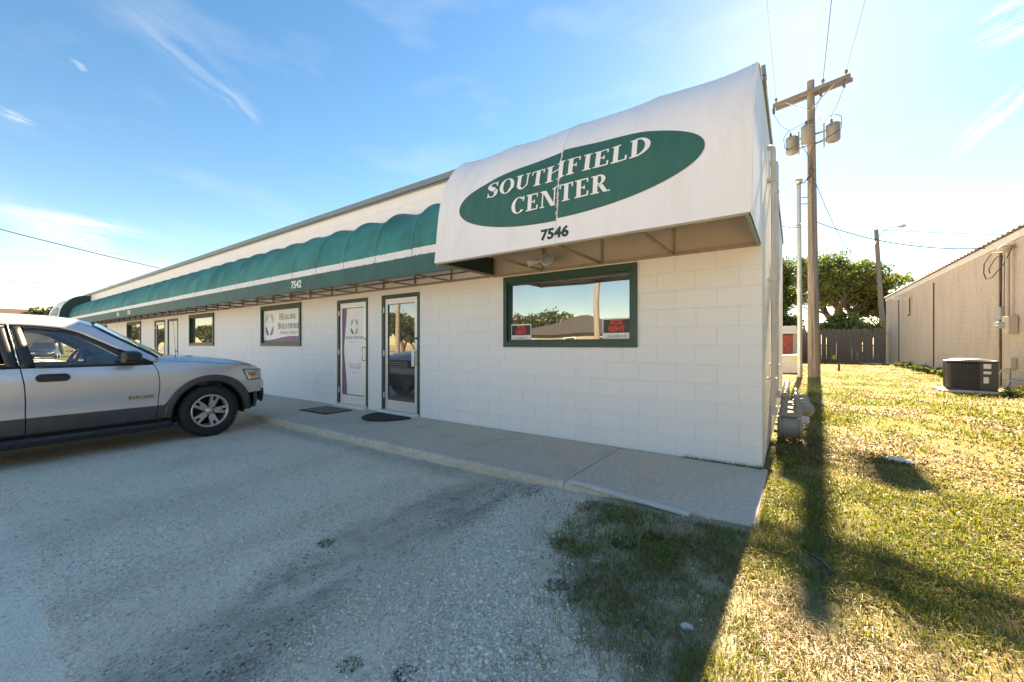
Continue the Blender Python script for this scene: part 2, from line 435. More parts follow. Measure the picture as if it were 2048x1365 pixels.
class Serif:
    """capital letters with thick and thin strokes, built from small strips; cap height 1"""
    def __init__(s, T=0.20, t=0.065, sl=0.085):
        s.T, s.t, s.sl = T, t, sl
    def letter(s, ch):
        T, t, sl = s.T, s.t, s.sl
        P = []
        def bar(x0, y0, x1, y1, n=None):
            n = n or (5 if y1 - y0 > .3 else 1)
            for i in range(n):
                a = y0 + (y1 - y0) * i / n; b = y0 + (y1 - y0) * (i + 1) / n
                P.append([(x0, a), (x1, a), (x1, b), (x0, b)])
        def para(xa, ya, xb, yb, w, n=5):
            for i in range(n):
                u, v = i / n, (i + 1) / n
                x0 = xa + (xb - xa) * u; x1 = xa + (xb - xa) * v; a = ya + (yb - ya) * u; b = ya + (yb - ya) * v
                P.append([(x0, a), (x0 + w, a), (x1 + w, b), (x1, b)])
        def arc(cx, cy, rx, ry, ix, iy, a0, a1, n=14, icx=None):
            icx = cx if icx is None else icx
            for i in range(n):
                a = math.radians(a0 + (a1 - a0) * i / n); b = math.radians(a0 + (a1 - a0) * (i + 1) / n)
                P.append([(cx + rx * math.cos(a), cy + ry * math.sin(a)), (cx + rx * math.cos(b), cy + ry * math.sin(b)),
                          (icx + ix * math.cos(b), cy + iy * math.sin(b)), (icx + ix * math.cos(a), cy + iy * math.sin(a))])
        def stem(x):
            bar(x, 0, x + T, 1); bar(x - sl, 0, x + T + sl, t); bar(x - sl, 1 - t, x + T + sl, 1)
        def path(pts):
            m = []
            for i, (x, y, w) in enumerate(pts):
                if i == 0: d = (pts[1][0] - x, pts[1][1] - y)
                elif i == len(pts) - 1: d = (x - pts[-2][0], y - pts[-2][1])
                else: d = (pts[i + 1][0] - pts[i - 1][0], pts[i + 1][1] - pts[i - 1][1])
                l = math.hypot(*d) or 1; nx, ny = -d[1] / l, d[0] / l
                m.append(((x + nx * w / 2, y + ny * w / 2), (x - nx * w / 2, y - ny * w / 2)))
            for i in range(len(m) - 1):
                P.append([m[i][0], m[i][1], m[i + 1][1], m[i + 1][0]])
        w = .7
        if ch == 'H':
            stem(sl); stem(.56 + sl); bar(sl + T, .47, .56 + sl, .47 + t); w = .56 + T + 2 * sl
        elif ch == 'I':
            stem(sl); w = T + 2 * sl
        elif ch in 'EFL':
            stem(sl); r = .62
            if ch in 'EF':
                bar(sl + T, 1 - t, r, 1); bar(r - t * .8, .76, r, 1 - t); bar(sl + T, .48, r - .16, .48 + t); bar(r - .2, .40, r - .14, .62)
            if ch in 'EL':
                bar(sl + T, 0, r + .02, t); bar(r - t * .6, t, r + .03, .27)
            w = r + .05
        elif ch == 'T':
            c = .34; bar(c - T / 2, 0, c + T / 2, 1); bar(c - T / 2 - sl, 0, c + T / 2 + sl, t); bar(.01, 1 - t, .67, 1)
            bar(.01, .74, .01 + t * .9, 1 - t); bar(.67 - t * .9, .74, .67, 1 - t); w = .68
        elif ch == 'U':
            bar(sl, .34, sl + T, 1); bar(0, 1 - t, T + 2 * sl, 1); x2 = .60
            bar(x2, .34, x2 + t * 1.1, 1); bar(x2 - sl, 1 - t, x2 + sl + t, 1)
            cx = (sl + x2 + t * 1.1) / 2; rx = cx - sl
            icx = (sl + T + x2) / 2; arc(cx, .34, rx, .36, x2 - icx, .34 - t, 180, 360, 14, icx); w = x2 + sl + t
        elif ch in 'OQ':
            arc(.42, .5, .42, .52, .42 - T * 1.05, .52 - t * .8, 0, 360, 26); w = .84
        elif ch in 'CG':
            arc(.42, .5, .42, .52, .42 - T * 1.05, .52 - t * .8, 48, 318, 22)
            bar(.66, .68, .66 + t, 1.0)
            if ch == 'G':
                bar(.60, .02, .60 + T * .9, .42); bar(.52, .42 - t, .62 + T * .9, .42); w = .82
            else: w = .76
        elif ch == 'D':
            stem(sl); arc(sl + T * .8, .5, .56, .5, .56 - T, .5 - t, -90, 90, 16); w = sl + T * .8 + .56
        elif ch in 'PRB':
            stem(sl); arc(sl + T + .08, .735, .26, .265, .26 - T * .85, .265 - t, -90, 90, 12)
            bar(sl + T, 1 - t, sl + T + .08, 1); bar(sl + T, .47, sl + T + .08, .47 + t); w = .62
            if ch == 'R':
                para(.56, 0, .30, .47, T); bar(.56, 0, .56 + T + sl, t); w = .82
        elif ch == 'N':
            bar(sl, 0, sl + t, 1); bar(0, 0, sl * 2 + t, t); bar(-.02, 1 - t, sl + T, 1)
            para(.58, 0, sl, 1, T * 1.05); bar(.58 + T - t, 0, .58 + T, 1); bar(.58 + T - t - sl, 1 - t, .58 + T + sl, 1); w = .60 + T + sl
        elif ch == 'A':
            para(.06, 0, .36, 1, t * 1.1); para(.56, 0, .30, 1, T); bar(.18, .30, .60, .30 + t)
            bar(0, 0, .06 + t + sl, t); bar(.56 - sl, 0, .56 + T + sl, t); w = .62 + T
        elif ch == 'Y':
            bar(.32, 0, .32 + T, .45); bar(.32 - sl, 0, .32 + T + sl, t); para(.32, .42, .04, 1, T); para(.42, .42, .66, 1, t * 1.1)
            bar(-.02, 1 - t, .30, 1); bar(.56, 1 - t, .80, 1); w = .78
        elif ch == 'S':
            pts = []
            ctrl = [(.57, .74, t), (.53, .88, t), (.42, .965, t), (.30, .965, t * 1.1), (.17, .915, T * .6), (.105, .79, T * .95), (.16, .66, T * 1.15),
                    (.31, .545, T * 1.3), (.46, .435, T * 1.25), (.525, .30, T * 1.05), (.495, .15, T * .75), (.38, .045, t * 1.2), (.26, .03, t), (.13, .09, t), (.06, .27, t)]
            for i in range(len(ctrl) - 1):
                p0 = ctrl[max(i - 1, 0)]; p1 = ctrl[i]; p2 = ctrl[i + 1]; p3 = ctrl[min(i + 2, len(ctrl) - 1)]
                for k in range(3):
                    u = k / 3
                    pts.append(tuple(.5 * (2 * p1[j] + (p2[j] - p0[j]) * u + (2 * p0[j] - 5 * p1[j] + 4 * p2[j] - p3[j]) * u * u + (3 * p1[j] - p0[j] - 3 * p2[j] + p3[j]) * u ** 3) for j in range(3)))
            pts.append(ctrl[-1]); path(pts)
            bar(.55, .70, .55 + t, 1.0); bar(.03, 0, .03 + t, .31); w = .66
        elif ch == ' ':
            w = .34
        return P, w
    def line(s, mb, txt, h, width, fn, lift=0.0004, small=0.78, gap=0.085):
        """fits txt to width, centred on 0; lower-case letters come out as small capitals; fn(x, y, lift)"""
        lay = []; x = 0
        for ch in txt:
            k = small if ch.islower() else 1.0
            P, w = s.letter(ch.upper()); lay.append((x, k, P)); x += w * k + gap
        tot = x - gap
        sx = width / tot if width else h
        for x0, k, P in lay:
            for i, q in enumerate(P):
                mb.add([fn((x0 + a * k - tot / 2) * sx, b * k * h, lift * (i % 24)) for a, b in q], [tuple(range(len(q)))])
        return mb

# ------------------------------------------------------------------ ground
def sstep(a, b, x):
    t = np.clip((x - a) / (b - a), 0, 1); return t * t * (3 - 2 * t)

_rs = np.random.RandomState(3)
_T = _rs.rand(256, 256)
def vnoise(x, y, sc=1.0):
    x = np.asarray(x, float) * sc + 100.0; y = np.asarray(y, float) * sc + 100.0
    xi = np.floor(x).astype(int); yi = np.floor(y).astype(int); fx = x - xi; fy = y - yi
    fx = fx * fx * (3 - 2 * fx); fy = fy * fy * (3 - 2 * fy)
    g = lambda a, b: _T[a % 256, b % 256]
    return (g(xi, yi) * (1 - fx) + g(xi + 1, yi) * fx) * (1 - fy) + (g(xi, yi + 1) * (1 - fx) + g(xi + 1, yi + 1) * fx) * fy
def fnoise(x, y, sc=1.0):
    return vnoise(x, y, sc) * .5 + vnoise(x, y, sc * 2.1) * .28 + vnoise(x, y, sc * 4.3) * .22

BX = np.array([-60, -13, -9, -7, -4.6, -3.27, -2.43, -1.5, 0.0])
BV = np.array([30, 30, 12, 3.0, 0.35, -0.42, -1.0, -1.35, -1.45])
def lawn_edge(y): return np.interp(y, BX, BV)
def lawn_mask(x, y):
    m = sstep(-0.38, 0.62, x - lawn_edge(y) + (fnoise(x, y, 2.2) - .5) * 1.1)
    m = np.where(y < -13.2, 1.0, m)                                # verge along the street
    m = np.where((x < -33.6) & (y < 1.0) & (y > -13.2), 0.0, m)
    return np.where(y > 1.0, np.where(x < -33.6, 1.0, np.maximum(m, (x > -1).astype(float))), m)
def ground_z(x, y):
    L = sstep(-0.9, 0.6, x - lawn_edge(y))
    L = np.where(y > 0, 1.0, L)
    z = -0.10 + 0.065 * L
    near = sstep(26, 12, np.hypot(x, y))
    z = z + (fnoise(x, y, 0.8) - .5) * 0.035 * near * np.where(L > .5, 1.0, .45)
    track = np.exp(-((x + 2.08) / 0.30) ** 2) * sstep(-1.5, -2.0, y)
    return z - 0.022 * track
def gz(x, y): return float(ground_z(np.array([x]), np.array([y]))[0])

def lines(segs):
    out = []
    for a, b, st in segs: out += list(np.arange(a, b, st))
    return np.array(out + [segs[-1][1]])
gx = lines([(-700, -100, 100), (-100, -36, 8), (-36, -8, 1.0), (-8, -4, .2), (-4, 4, .06), (4, 8, .2), (8, 40, 3), (40, 100, 12), (100, 700, 100)])
gy = lines([(-700, -100, 100), (-100, -20, 8), (-20, -8, 1.0), (-8, -5, .2), (-5, 3, .06), (3, 14, .25), (14, 44, 1.0), (44, 100, 8), (100, 700, 100)])
GXX, GYY = np.meshgrid(gx, gy)
xs = GXX.ravel(); ys = GYY.ravel()
zs = ground_z(xs, ys)
me = bpy.data.meshes.new('ground')
nx, ny = len(gx), len(gy)
ii, jj = np.meshgrid(np.arange(nx - 1), np.arange(ny - 1))
a0 = (jj * nx + ii).ravel()
F = np.stack([a0, a0 + 1, a0 + nx + 1, a0 + nx], 1)
me.vertices.add(len(xs)); me.vertices.foreach_set('co', np.stack([xs, ys, zs], 1).ravel())
me.loops.add(F.size); me.loops.foreach_set('vertex_index', F.ravel())
me.polygons.add(len(F)); me.polygons.foreach_set('loop_start', np.arange(len(F)) * 4); me.polygons.foreach_set('loop_total', np.full(len(F), 4))
me.polygons.foreach_set('use_smooth', np.ones(len(F), bool))
me.update()
at = me.attributes.new('lawn', 'FLOAT', 'POINT'); at.data.foreach_set('value', lawn_mask(xs, ys).astype(np.float32))
def track_mask(x, y):
    t1 = np.exp(-(((x + 2.08 - .32 * sstep(-3.2, -4.15, y) + .16 * (fnoise(x, y, 1.4) - .5)) / 0.34) ** 4)) * sstep(-1.50, -1.8, y)
    t1 = t1 * np.clip(-.10 + 2.1 * fnoise(x * 1.6, y * .6, 2.6), .15, 1)
    t2 = np.exp(-((x + 4.1 + 0.10 * (y + 3)) / 0.22) ** 2) * 0.25
    t3 = np.exp(-((y + 1.62) / 0.16) ** 2) * (x < -1.6) * 0.55
    return np.clip(np.maximum(np.maximum(t1, t2), t3), 0, 1)
def coarse_mask(x, y):
    c = np.exp(-((x - lawn_edge(y) + 0.48) / 0.42) ** 2) * (y < -1.45)
    c2 = np.exp(-((x + 2.75) / 0.2) ** 2) * .25 + np.exp(-((x + 1.55) / 0.2) ** 2) * .5
    return np.clip(np.maximum(c, c2 * (y < -1.5)) * (0.55 + .9 * fnoise(x, y, 1.7)), 0, 1)
at = me.attributes.new('track', 'FLOAT', 'POINT'); at.data.foreach_set('value', track_mask(xs, ys).astype(np.float32))
at = me.attributes.new('shade_lift', 'FLOAT', 'POINT'); at.data.foreach_set('value', ((1 - sstep(.3, 2.1, xs - lawn_edge(ys))) * (ys < 0)).astype(np.float32))  # pale soil tone near the lot, painted in to brighten the shaded grass
at = me.attributes.new('coarse', 'FLOAT', 'POINT'); at.data.foreach_set('value', coarse_mask(xs, ys).astype(np.float32))

def ground_material():
    m = bpy.data.materials.new('gravel_and_soil'); m.use_nodes = True
    N = m.node_tree.nodes; L = m.node_tree.links; p = N['Principled BSDF']
    p.inputs['Roughness'].default_value = 0.92; p.inputs['Specular IOR Level'].default_value = 0.2
    t = N.new('ShaderNodeTexCoord'); V = t.outputs['Object']
    def noise(sc, det=5, ro=.6):
        n = N.new('ShaderNodeTexNoise'); n.inputs['Scale'].default_value = sc; n.inputs['Detail'].default_value = det; n.inputs['Roughness'].default_value = ro
        L.new(V, n.inputs['Vector']); return n.outputs['Fac']
    def ramp(src, stops):
        r = N.new('ShaderNodeValToRGB'); e = r.color_ramp.elements
        e[0].position, e[0].color = stops[0][0], (*stops[0][1], 1); e[1].position, e[1].color = stops[-1][0], (*stops[-1][1], 1)
        for q, c in stops[1:-1]:
            k = e.new(q); k.color = (*c, 1)
        L.new(src, r.inputs[0]); return r.outputs[0]
    def mix(f, a, b, mode='MIX'):
        x = N.new('ShaderNodeMix'); x.data_type = 'RGBA'; x.blend_type = mode
        if isinstance(f, float): x.inputs[0].default_value = f
        else: L.new(f, x.inputs[0])
        for s_, i in ((a, 6), (b, 7)):
            if isinstance(s_, tuple): x.inputs[i].default_value = (*s_, 1)
            else: L.new(s_, x.inputs[i])
        return x.outputs[2]
    def math_(op, a, b):
        x = N.new('ShaderNodeMath'); x.operation = op
        for s_, i in ((a, 0), (b, 1)):
            if isinstance(s_, (int, float)): x.inputs[i].default_value = s_
            else: L.new(s_, x.inputs[i])
        return x.outputs[0]
    def attr(n):
        a = N.new('ShaderNodeAttribute'); a.attribute_name = n; return a.outputs['Fac']
    vo = N.new('ShaderNodeTexVoronoi'); vo.inputs['Scale'].default_value = 85; L.new(V, vo.inputs['Vector'])
    vo2 = N.new('ShaderNodeTexVoronoi'); vo2.inputs['Scale'].default_value = 210; L.new(V, vo2.inputs['Vector'])
    sx = N.new('ShaderNodeSeparateColor'); L.new(vo.outputs['Color'], sx.inputs[0])
    sx2 = N.new('ShaderNodeSeparateColor'); L.new(vo2.outputs['Color'], sx2.inputs[0])
    stone = ramp(sx.outputs[0], [(0, (.42, .35, .27)), (.2, (.76, .64, .50)), (.7, (.90, .78, .62)), (1, (.96, .87, .74))])
    fine = ramp(sx2.outputs[1], [(0, (.50, .42, .32)), (.35, (.85, .73, .575)), (1, (.95, .84, .68))])
    gcol = mix(ramp(noise(1.3, 4), [(.38, (0, 0, 0)), (.62, (1, 1, 1))]), stone, fine)
    patch = ramp(noise(.9, 6, .65), [(.30, (.80, .80, .80)), (.5, (1.0, 1.0, 1.0)), (.70, (1.08, 1.08, 1.08))])
    gcol = mix(1.0, gcol, patch, 'MULTIPLY')
    dust = ramp(noise(2.7, 5), [(.45, (0, 0, 0)), (.75, (.55, .55, .55))])
    gcol = mix(dust, gcol, (.89, .77, .62))
    gcol = mix(math_('MULTIPLY', attr('coarse'), .55), gcol, ramp(sx.outputs[1], [(0, (.55, .52, .47)), (1, (.88, .85, .80))]))
    gcol = mix(math_('MULTIPLY', math_('MULTIPLY', attr('track'), .92), ramp(noise(4.5, 7, .75), [(.32, (.25, .25, .25)), (.62, (1, 1, 1))])), gcol, ramp(noise(14, 5), [(.3, (.20, .165, .125)), (.7, (.36, .305, .24))]))
    soil = ramp(noise(5.5, 7, .7), [(.28, (.13, .10, .055)), (.46, (.18, .14, .07)), (.60, (.225, .175, .09)), (.76, (.29, .235, .14))])
    turf = ramp(noise(3.1, 6, .65), [(.30, (.08, .105, .018)), (.55, (.135, .14, .026)), (.75, (.19, .165, .048))])
    lcol = mix(ramp(noise(.8, 5, .6), [(.33, (0, 0, 0)), (.52, (1, 1, 1))]), soil, turf)
    lcol = mix(math_('MULTIPLY', attr('shade_lift'), .75), lcol, ramp(noise(7, 6, .7), [(.3, (.36, .30, .225)), (.55, (.56, .48, .37)), (.75, (.70, .61, .48))]))
    f = math_('ADD', attr('lawn'), math_('MULTIPLY', math_('SUBTRACT', noise(9, 5), .5), .9))
    fr = ramp(f, [(.38, (0, 0, 0)), (.62, (1, 1, 1))])
    L.new(mix(fr, gcol, lcol), p.inputs['Base Color'])
    h = math_('ADD', math_('MULTIPLY', vo.outputs['Distance'], -.6), math_('ADD', math_('MULTIPLY', vo2.outputs['Distance'], -.25), math_('MULTIPLY', noise(30, 6), .9)))
    b = N.new('ShaderNodeBump'); b.inputs['Strength'].default_value = .55; b.inputs['Distance'].default_value = .009
    L.new(h, b.inputs['Height']); L.new(b.outputs[0], p.inputs['Normal'])
    return m
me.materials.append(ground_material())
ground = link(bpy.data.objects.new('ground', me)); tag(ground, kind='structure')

# street behind the camera and the paved lot past the far end of the building
sb = MB().box(-400, 400, -26.5, -19.0, -0.30, -0.075)
street = sb.build('street', M_road); tag(street, kind='structure')
pl = MB().box(-75, -50.5, -12.5, 20, -0.30, -0.085)
tag(pl.build('parking_lot', M_asph), kind='structure')

# ------------------------------------------------------------------ sidewalk of single slabs
BL = 33.5                                    # building length
sw = MB().box(-BL - .2, -0.0, -1.44, 0.0, -0.35, -0.03)
sidewalk = sw.build('sidewalk', M_rust); tag(sidewalk, kind='structure')
jx = [0.05, -1.435]
while jx[-1] > -BL - .2: jx.append(jx[-1] - 1.447)
for i in range(len(jx) - 1):
    x1, x0 = jx[i] - .006, jx[i + 1] + .006
    far = x0 < -16
    r_ = random.Random(i)
    y0 = -1.478
    nseg = 2 if far else 26
    bm_v = []; mb = MB()
    # slab with a worn, uneven front lip
    xsn = [x0 + (x1 - x0) * k / nseg for k in range(nseg + 1)]
    lip = [(y0 + (0 if far else r_.uniform(-.006, .006) + .008 * math.sin(q * 5.1 + i)), 0.0 - (0 if far else abs(r_.gauss(0, .003)))) for q in xsn]
    rows = [[(x, l[0] + .004, -0.20) for x, l in zip(xsn, lip)],
            [(x, l[0], -0.045) for x, l in zip(xsn, lip)],
            [(x, l[0] + .006, l[1] - .014) for x, l in zip(xsn, lip)],
            [(x, l[0] + .028, l[1] * .4) for x, l in zip(xsn, lip)],
            [(x, -0.7, 0.0) for x in xsn], [(x, -0.003, 0.0) for x in xsn]]
    v = [p for r in rows for p in r]; n_ = nseg + 1; f = []
    for r in range(len(rows) - 1):
        for k in range(nseg): f.append((r * n_ + k, r * n_ + k + 1, (r + 1) * n_ + k + 1, (r + 1) * n_ + k))
    mb.add(v, f)
    for e in (0, nseg):
        ring = [rows[r][e] for r in range(len(rows))] + [(xsn[e], -0.003, -0.2)]
        mb.poly(ring if e else ring[::-1])
    mb.build('sidewalk_slab', M_conc, sidewalk)

# ------------------------------------------------------------------ white block building
ROOF_Z = 3.86
D = 8.0
bld = thing('strip_mall', 'long single-storey white painted block building with green trim and flat roof', 'building', (0, 0, 0))
# openings on the front: x0, x1, z0, z1, kind
OPEN = [(-3.153, -1.253, 1.21, 2.18, 'win'), (-5.947, -4.943, 0.045, 2.128, 'door_glass'), (-7.382, -6.372, 0.045, 2.128, 'door_film'),
        (-10.73, -8.814, 1.21, 2.17, 'sign'), (-15.74, -13.76, 1.21, 2.17, 'win'), (-17.93, -16.86, 0.045, 2.128, 'door_white'),
        (-19.41, -18.215, 0.045, 2.128, 'door_glass'), (-23.17, -21.17, 1.21, 2.17, 'win'), (-28.75, -26.8, 1.21, 2.17, 'win'),
        (-31.0, -29.95, 0.045, 2.128, 'door_white')]
wb = MB()
def wall_with_holes(mb, x0, x1, z0, z1, y0, y1, holes):
    xs_ = sorted(set([x0, x1] + [h[0] for h in holes] + [h[1] for h in holes]))
    for a, b in zip(xs_[:-1], xs_[1:]):
        spans = [(z0, z1)]
        for h in holes:
            if h[0] <= a + 1e-6 and h[1] >= b - 1e-6:
                spans = [q for lo, hi in spans for q in ((lo, min(hi, h[2])), (max(lo, h[3]), hi)) if q[1] - q[0] > 1e-4]
        for lo, hi in spans: mb.box(a, b, y0, y1, lo, hi)
wall_with_holes(wb, -BL + .006, -0.006, -0.2, ROOF_Z, 0.0048, 0.20, OPEN)
wb.box(-0.20, -0.006, 0.2005, D - .2, -0.2, ROOF_Z)
wb.box(-BL + .006, -BL + .2, 0.2005, D - .2, -0.2, ROOF_Z)
wb.box(-BL + .006, -0.006, D - .199, D, -0.2, ROOF_Z)
wall = wb.build('wall', M_mortar, bld)
CH, BW = 0.2032, 0.4064
MESHC = {}
def block_mesh(w, h, m, d=0.0055, c=0.0034, g=0.0011):
    key = (round(w, 3), round(h, 3), m.name)
    d = .0044
    if key not in MESHC:
        a, b = w / 2 - g, h / 2 - g
        v = [(-a, d + .001, -b), (a, d + .001, -b), (a, d + .001, b), (-a, d + .001, b), (-a + c, 0, -b + c), (a - c, 0, -b + c), (a - c, 0, b - c), (-a + c, 0, b - c)]
        q = bpy.data.meshes.new('block'); q.from_pydata(v, [], [(4, 5, 6, 7), (0, 1, 5, 4), (1, 2, 6, 5), (2, 3, 7, 6), (3, 0, 4, 7)]); q.update()
        q.materials.append(m); MESHC[key] = q
    return MESHC[key]
cand = []
ncourse = int(math.ceil(ROOF_Z / CH))
for c in range(ncourse):
    z0 = c * CH; z1 = min(z0 + CH, ROOF_Z)
    x = 0.0; first = True
    while x > -BL:
        w = BW / 2 if (first and c % 2) else BW
        a, b = max(x - w, -BL), x
        first = False; x -= w
        rects = [(a, b, z0, z1)]
        for h in OPEN:
            nr = []
            for (p, q, r, s_) in rects:
                if h[1] <= p or h[0] >= q or h[3] <= r or h[2] >= s_: nr.append((p, q, r, s_)); continue
                if p < h[0]: nr.append((p, h[0], r, s_))
                if q > h[1]: nr.append((h[1], q, r, s_))
                mp_, mq = max(p, h[0]), min(q, h[1])
                if r < h[2]: nr.append((mp_, mq, r, h[2]))
                if s_ > h[3]: nr.append((mp_, mq, h[3], s_))
            rects = nr
        cand += [k for k in rects if k[1] - k[0] > .02 and k[3] - k[2] > .02]
camv = Vector(cam.location)
def bscore(r):
    cx, cz = (r[0] + r[1]) / 2, (r[2] + r[3]) / 2
    d = Vector((cx, 0, cz)) - camv
    hid = cz > 2.45 and cx < -0.0
    return (r[1] - r[0]) * (r[3] - r[2]) * abs(d.y) / d.length ** 3 * (0.02 if hid else 1)
cand.sort(key=bscore, reverse=True)
for r in cand[:298]:
    o = bpy.data.objects.new('block', block_mesh(r[1] - r[0], r[3] - r[2], M_wall)); link(o, wall)
    o.location = ((r[0] + r[1]) / 2, 0, (r[2] + r[3]) / 2)
rest = MB()
def add_block(mb, O, U, N_, w, h, d=0.0055, c=0.0034, g=0.0011):
    """a block face: centre O, along U, out along N_ (unit)"""
    O = Vector(O); U = Vector(U); N_ = Vector(N_); Z = Vector((0, 0, 1)); a, b = w / 2 - g, h / 2 - g
    back = O - N_ * (d + .001)
    v = [back - U * a - Z * b, back + U * a - Z * b, back + U * a + Z * b, back - U * a + Z * b,
         O - U * (a - c) - Z * (b - c), O + U * (a - c) - Z * (b - c), O + U * (a - c) + Z * (b - c), O - U * (a - c) + Z * (b - c)]
    mb.add(v, [(4, 5, 6, 7), (0, 1, 5, 4), (1, 2, 6, 5), (2, 3, 7, 6), (3, 0, 4, 7)])
for r in cand[298:]:
    add_block(rest, ((r[0] + r[1]) / 2, 0, (r[2] + r[3]) / 2), (1, 0, 0), (0, -1, 0), r[1] - r[0], r[3] - r[2])
for c in range(ncourse):
    z0 = c * CH; z1 = min(z0 + CH, ROOF_Z); y = 0.0; first = True
    if z1 - z0 < .02: continue
    while y < D - .01:
        w = BW / 2 if (first and c % 2 == 0) else BW
        first = False
        e = min(y + w, D)
        if e - y > .02:
            add_block(rest, (0, (y + e) / 2, (z0 + z1) / 2), (0, 1, 0), (1, 0, 0), e - y, z1 - z0)
        y += w
ro = rest.build('blocks', M_wall, bld); tag(ro, kind='stuff')
# flat roof, metal fascia, sunk-in footing
MB().box(-BL + .25, -.25, .25, D - .25, ROOF_Z - .15, ROOF_Z - .02).build('roof', M_roof, bld)
fm = MB()
fm.box(-BL - .03, 0.03, -0.045, 0.205, ROOF_Z, ROOF_Z + 0.015)
fm.box(-BL - .03, 0.03, -0.045, -0.033, ROOF_Z - .02, ROOF_Z + 0.115)
fm.box(-BL - .03, 0.03, -0.0329, 0.205, ROOF_Z + .095, ROOF_Z + 0.114)
fm.build('fascia', M_fascia, bld)
fm = MB(); fm.box(-0.19, 0.025, 0.2055, D + .03, ROOF_Z + .001, ROOF_Z + 0.113); fm.build('side_coping', M_fascia, bld)
# upper wall behind the awnings is painted tan up to the sign's top
tw = MB(); tw.box(-3.32, -0.012, -0.008, -0.0015, 2.236, 3.70)
tw.build('tan_wall_panel', M_tanwall, bld)
# interior: dim rooms behind the glass
im = MB()
im.box(-BL + .25, -.25, .21, 4.2, -0.05, 0.02); 
im.build('interior_floor', M_carpet, bld)
im = MB(); im.box(-BL + .25, -.25, 4.2, 4.3, -0.05, 2.75); im.box(-BL + .25, -.25, .21, 4.2, 2.7, 2.75)
for xw in (-4.2, -6.16, -8.2, -12.2, -16.2, -18.08, -20.3, -25): im.box(xw - .05, xw + .05, .21, 4.19, 0.021, 2.699)
im.build('interior_wall', M_inwall, bld)

def frame_box(mb, x0, x1, z0, z1, w, y0, y1):
    """four boards round an opening, butted end to end"""
    wl, wr, wt, wb_ = w
    mb.box(x0, x0 + wl, y0, y1, z0, z1); mb.box(x1 - wr, x1, y0, y1, z0, z1)
    mb.box(x0 + wl, x1 - wr, y0, y1, z1 - wt, z1); mb.box(x0 + wl, x1 - wr, y0, y1, z0, z0 + wb_)
def pane(name, x0, x1, z0, z1, y, m, parent, th=.006):
    return MB().box(x0, x1, y, y + th, z0, z1).build(name, m, parent)

def window(x0, x1, z0, z1, glass=True):
    f = MB(); frame_box(f, x0 - .012, x1 + .012, z0 - .012, z1 + .012, (.058, .07, .085, .075), -0.030, 0.055)
    w = f.build('window', M_green, bld)
    f = MB(); frame_box(f, x0 + .046, x1 - .058, z0 + .063, z1 - .073, (.03, .03, .03, .028), 0.012, 0.075); f.build('sash', M_green, w)
    if glass: pane('pane', x0 + .060, x1 - .072, z0 + .076, z1 - .086, .050, G_shop, w)
    bz = MB().box(x0 - .005, x1 + .005, 0.08, 0.13, z1 - .13, z1 - .02); bz.build('blind_head', M_inwall, w)
    return w

def door(x0, x1, z0, z1, kind):
    j = MB(); frame_box(j, x0, x1, z0 - .03, z1, (.058, .05, .06, .004), -0.012, 0.12)
    d = j.build('door', M_green, bld)
    MB().box(x0 + .01, x1 - .01, -0.10, 0.118, -0.02, z0 - .031 + .045).build('threshold', M_whitepaint, d)
    a, b = x0 + .064, x1 - .056; t, bt = z1 - .068, z0 + .012
    if kind == 'door_white':
        MB().bbox(a, b, .02, .062, bt, t, .004).build('leaf', M_whitepaint, d)
        MB().lathe([(.0, -.05), (.03, -.05), (.032, -.02), (.012, -.012), (.012, .0), (.035, .0), (.035, .006)], 12, X4((b - .07, .012, 1.02), math.radians(-90))).build('knob', M_steel, d)
        MB().lathe([(.0, -.012), (.026, -.012), (.03, .0)], 12, X4((b - .07, .019, 1.18), math.radians(-90))).build('deadbolt', M_steel, d)
        return d
    lf = MB(); frame_box(lf, a, b, bt, t, (.075, .085, .095, .175), .016, .060)
    lf.build('leaf_frame', M_alu, d)
    bd = MB(); frame_box(bd, a + .075, b - .085, bt + .175, t - .095, (.010, .010, .010, .010), .026, .050); bd.build('glazing_bead', M_blackp, d)
    pane('pane', a + .084, b - .094, bt + .184, t - .104, .038, G_door, d)
    for hz in (.32, 1.08, 1.86):
        MB().tube([(x0 + .058, -.004, hz - .05), (x0 + .058, -.004, hz + .05)], .011, 8).build('hinge', M_alu, d)
    hx = b - .045
    if kind == 'door_film':
        MB().tube([(hx, .016, .93), (hx - .0, -.05, .93), (hx - .0, -.055, .94), (hx, -.055, 1.17), (hx, -.05, 1.18), (hx, .016, 1.18)], .010, 8).build('pull_handle', M_steel, d)
    else:
        m_ = MB(); m_.bbox(hx - .055, hx + .01, -.045, -.038, .86, 1.15, .002); m_.box(hx - .02, hx + .01, -.0381, .016, .90, .92); m_.box(hx - .02, hx + .01, -.0381, .016, 1.09, 1.11)
        m_.build('pull_handle', M_alu, d)
    MB().lathe([(.0, -.012), (.018, -.012), (.022, .0), (.022, .004)], 12, X4((hx, .013, 1.34), math.radians(-90))).build('lock_cylinder', M_steel if kind == 'door_film' else M_blackp, d)
    return d

WIN = {}
for (x0, x1, z0, z1, k) in OPEN:
    if k == 'win': WIN[x0] = window(x0, x1, z0, z1)
    elif k == 'sign': WIN[x0] = window(x0, x1, z0, z1, False)
    else: WIN[x0] = door(x0, x1, z0, z1, k)

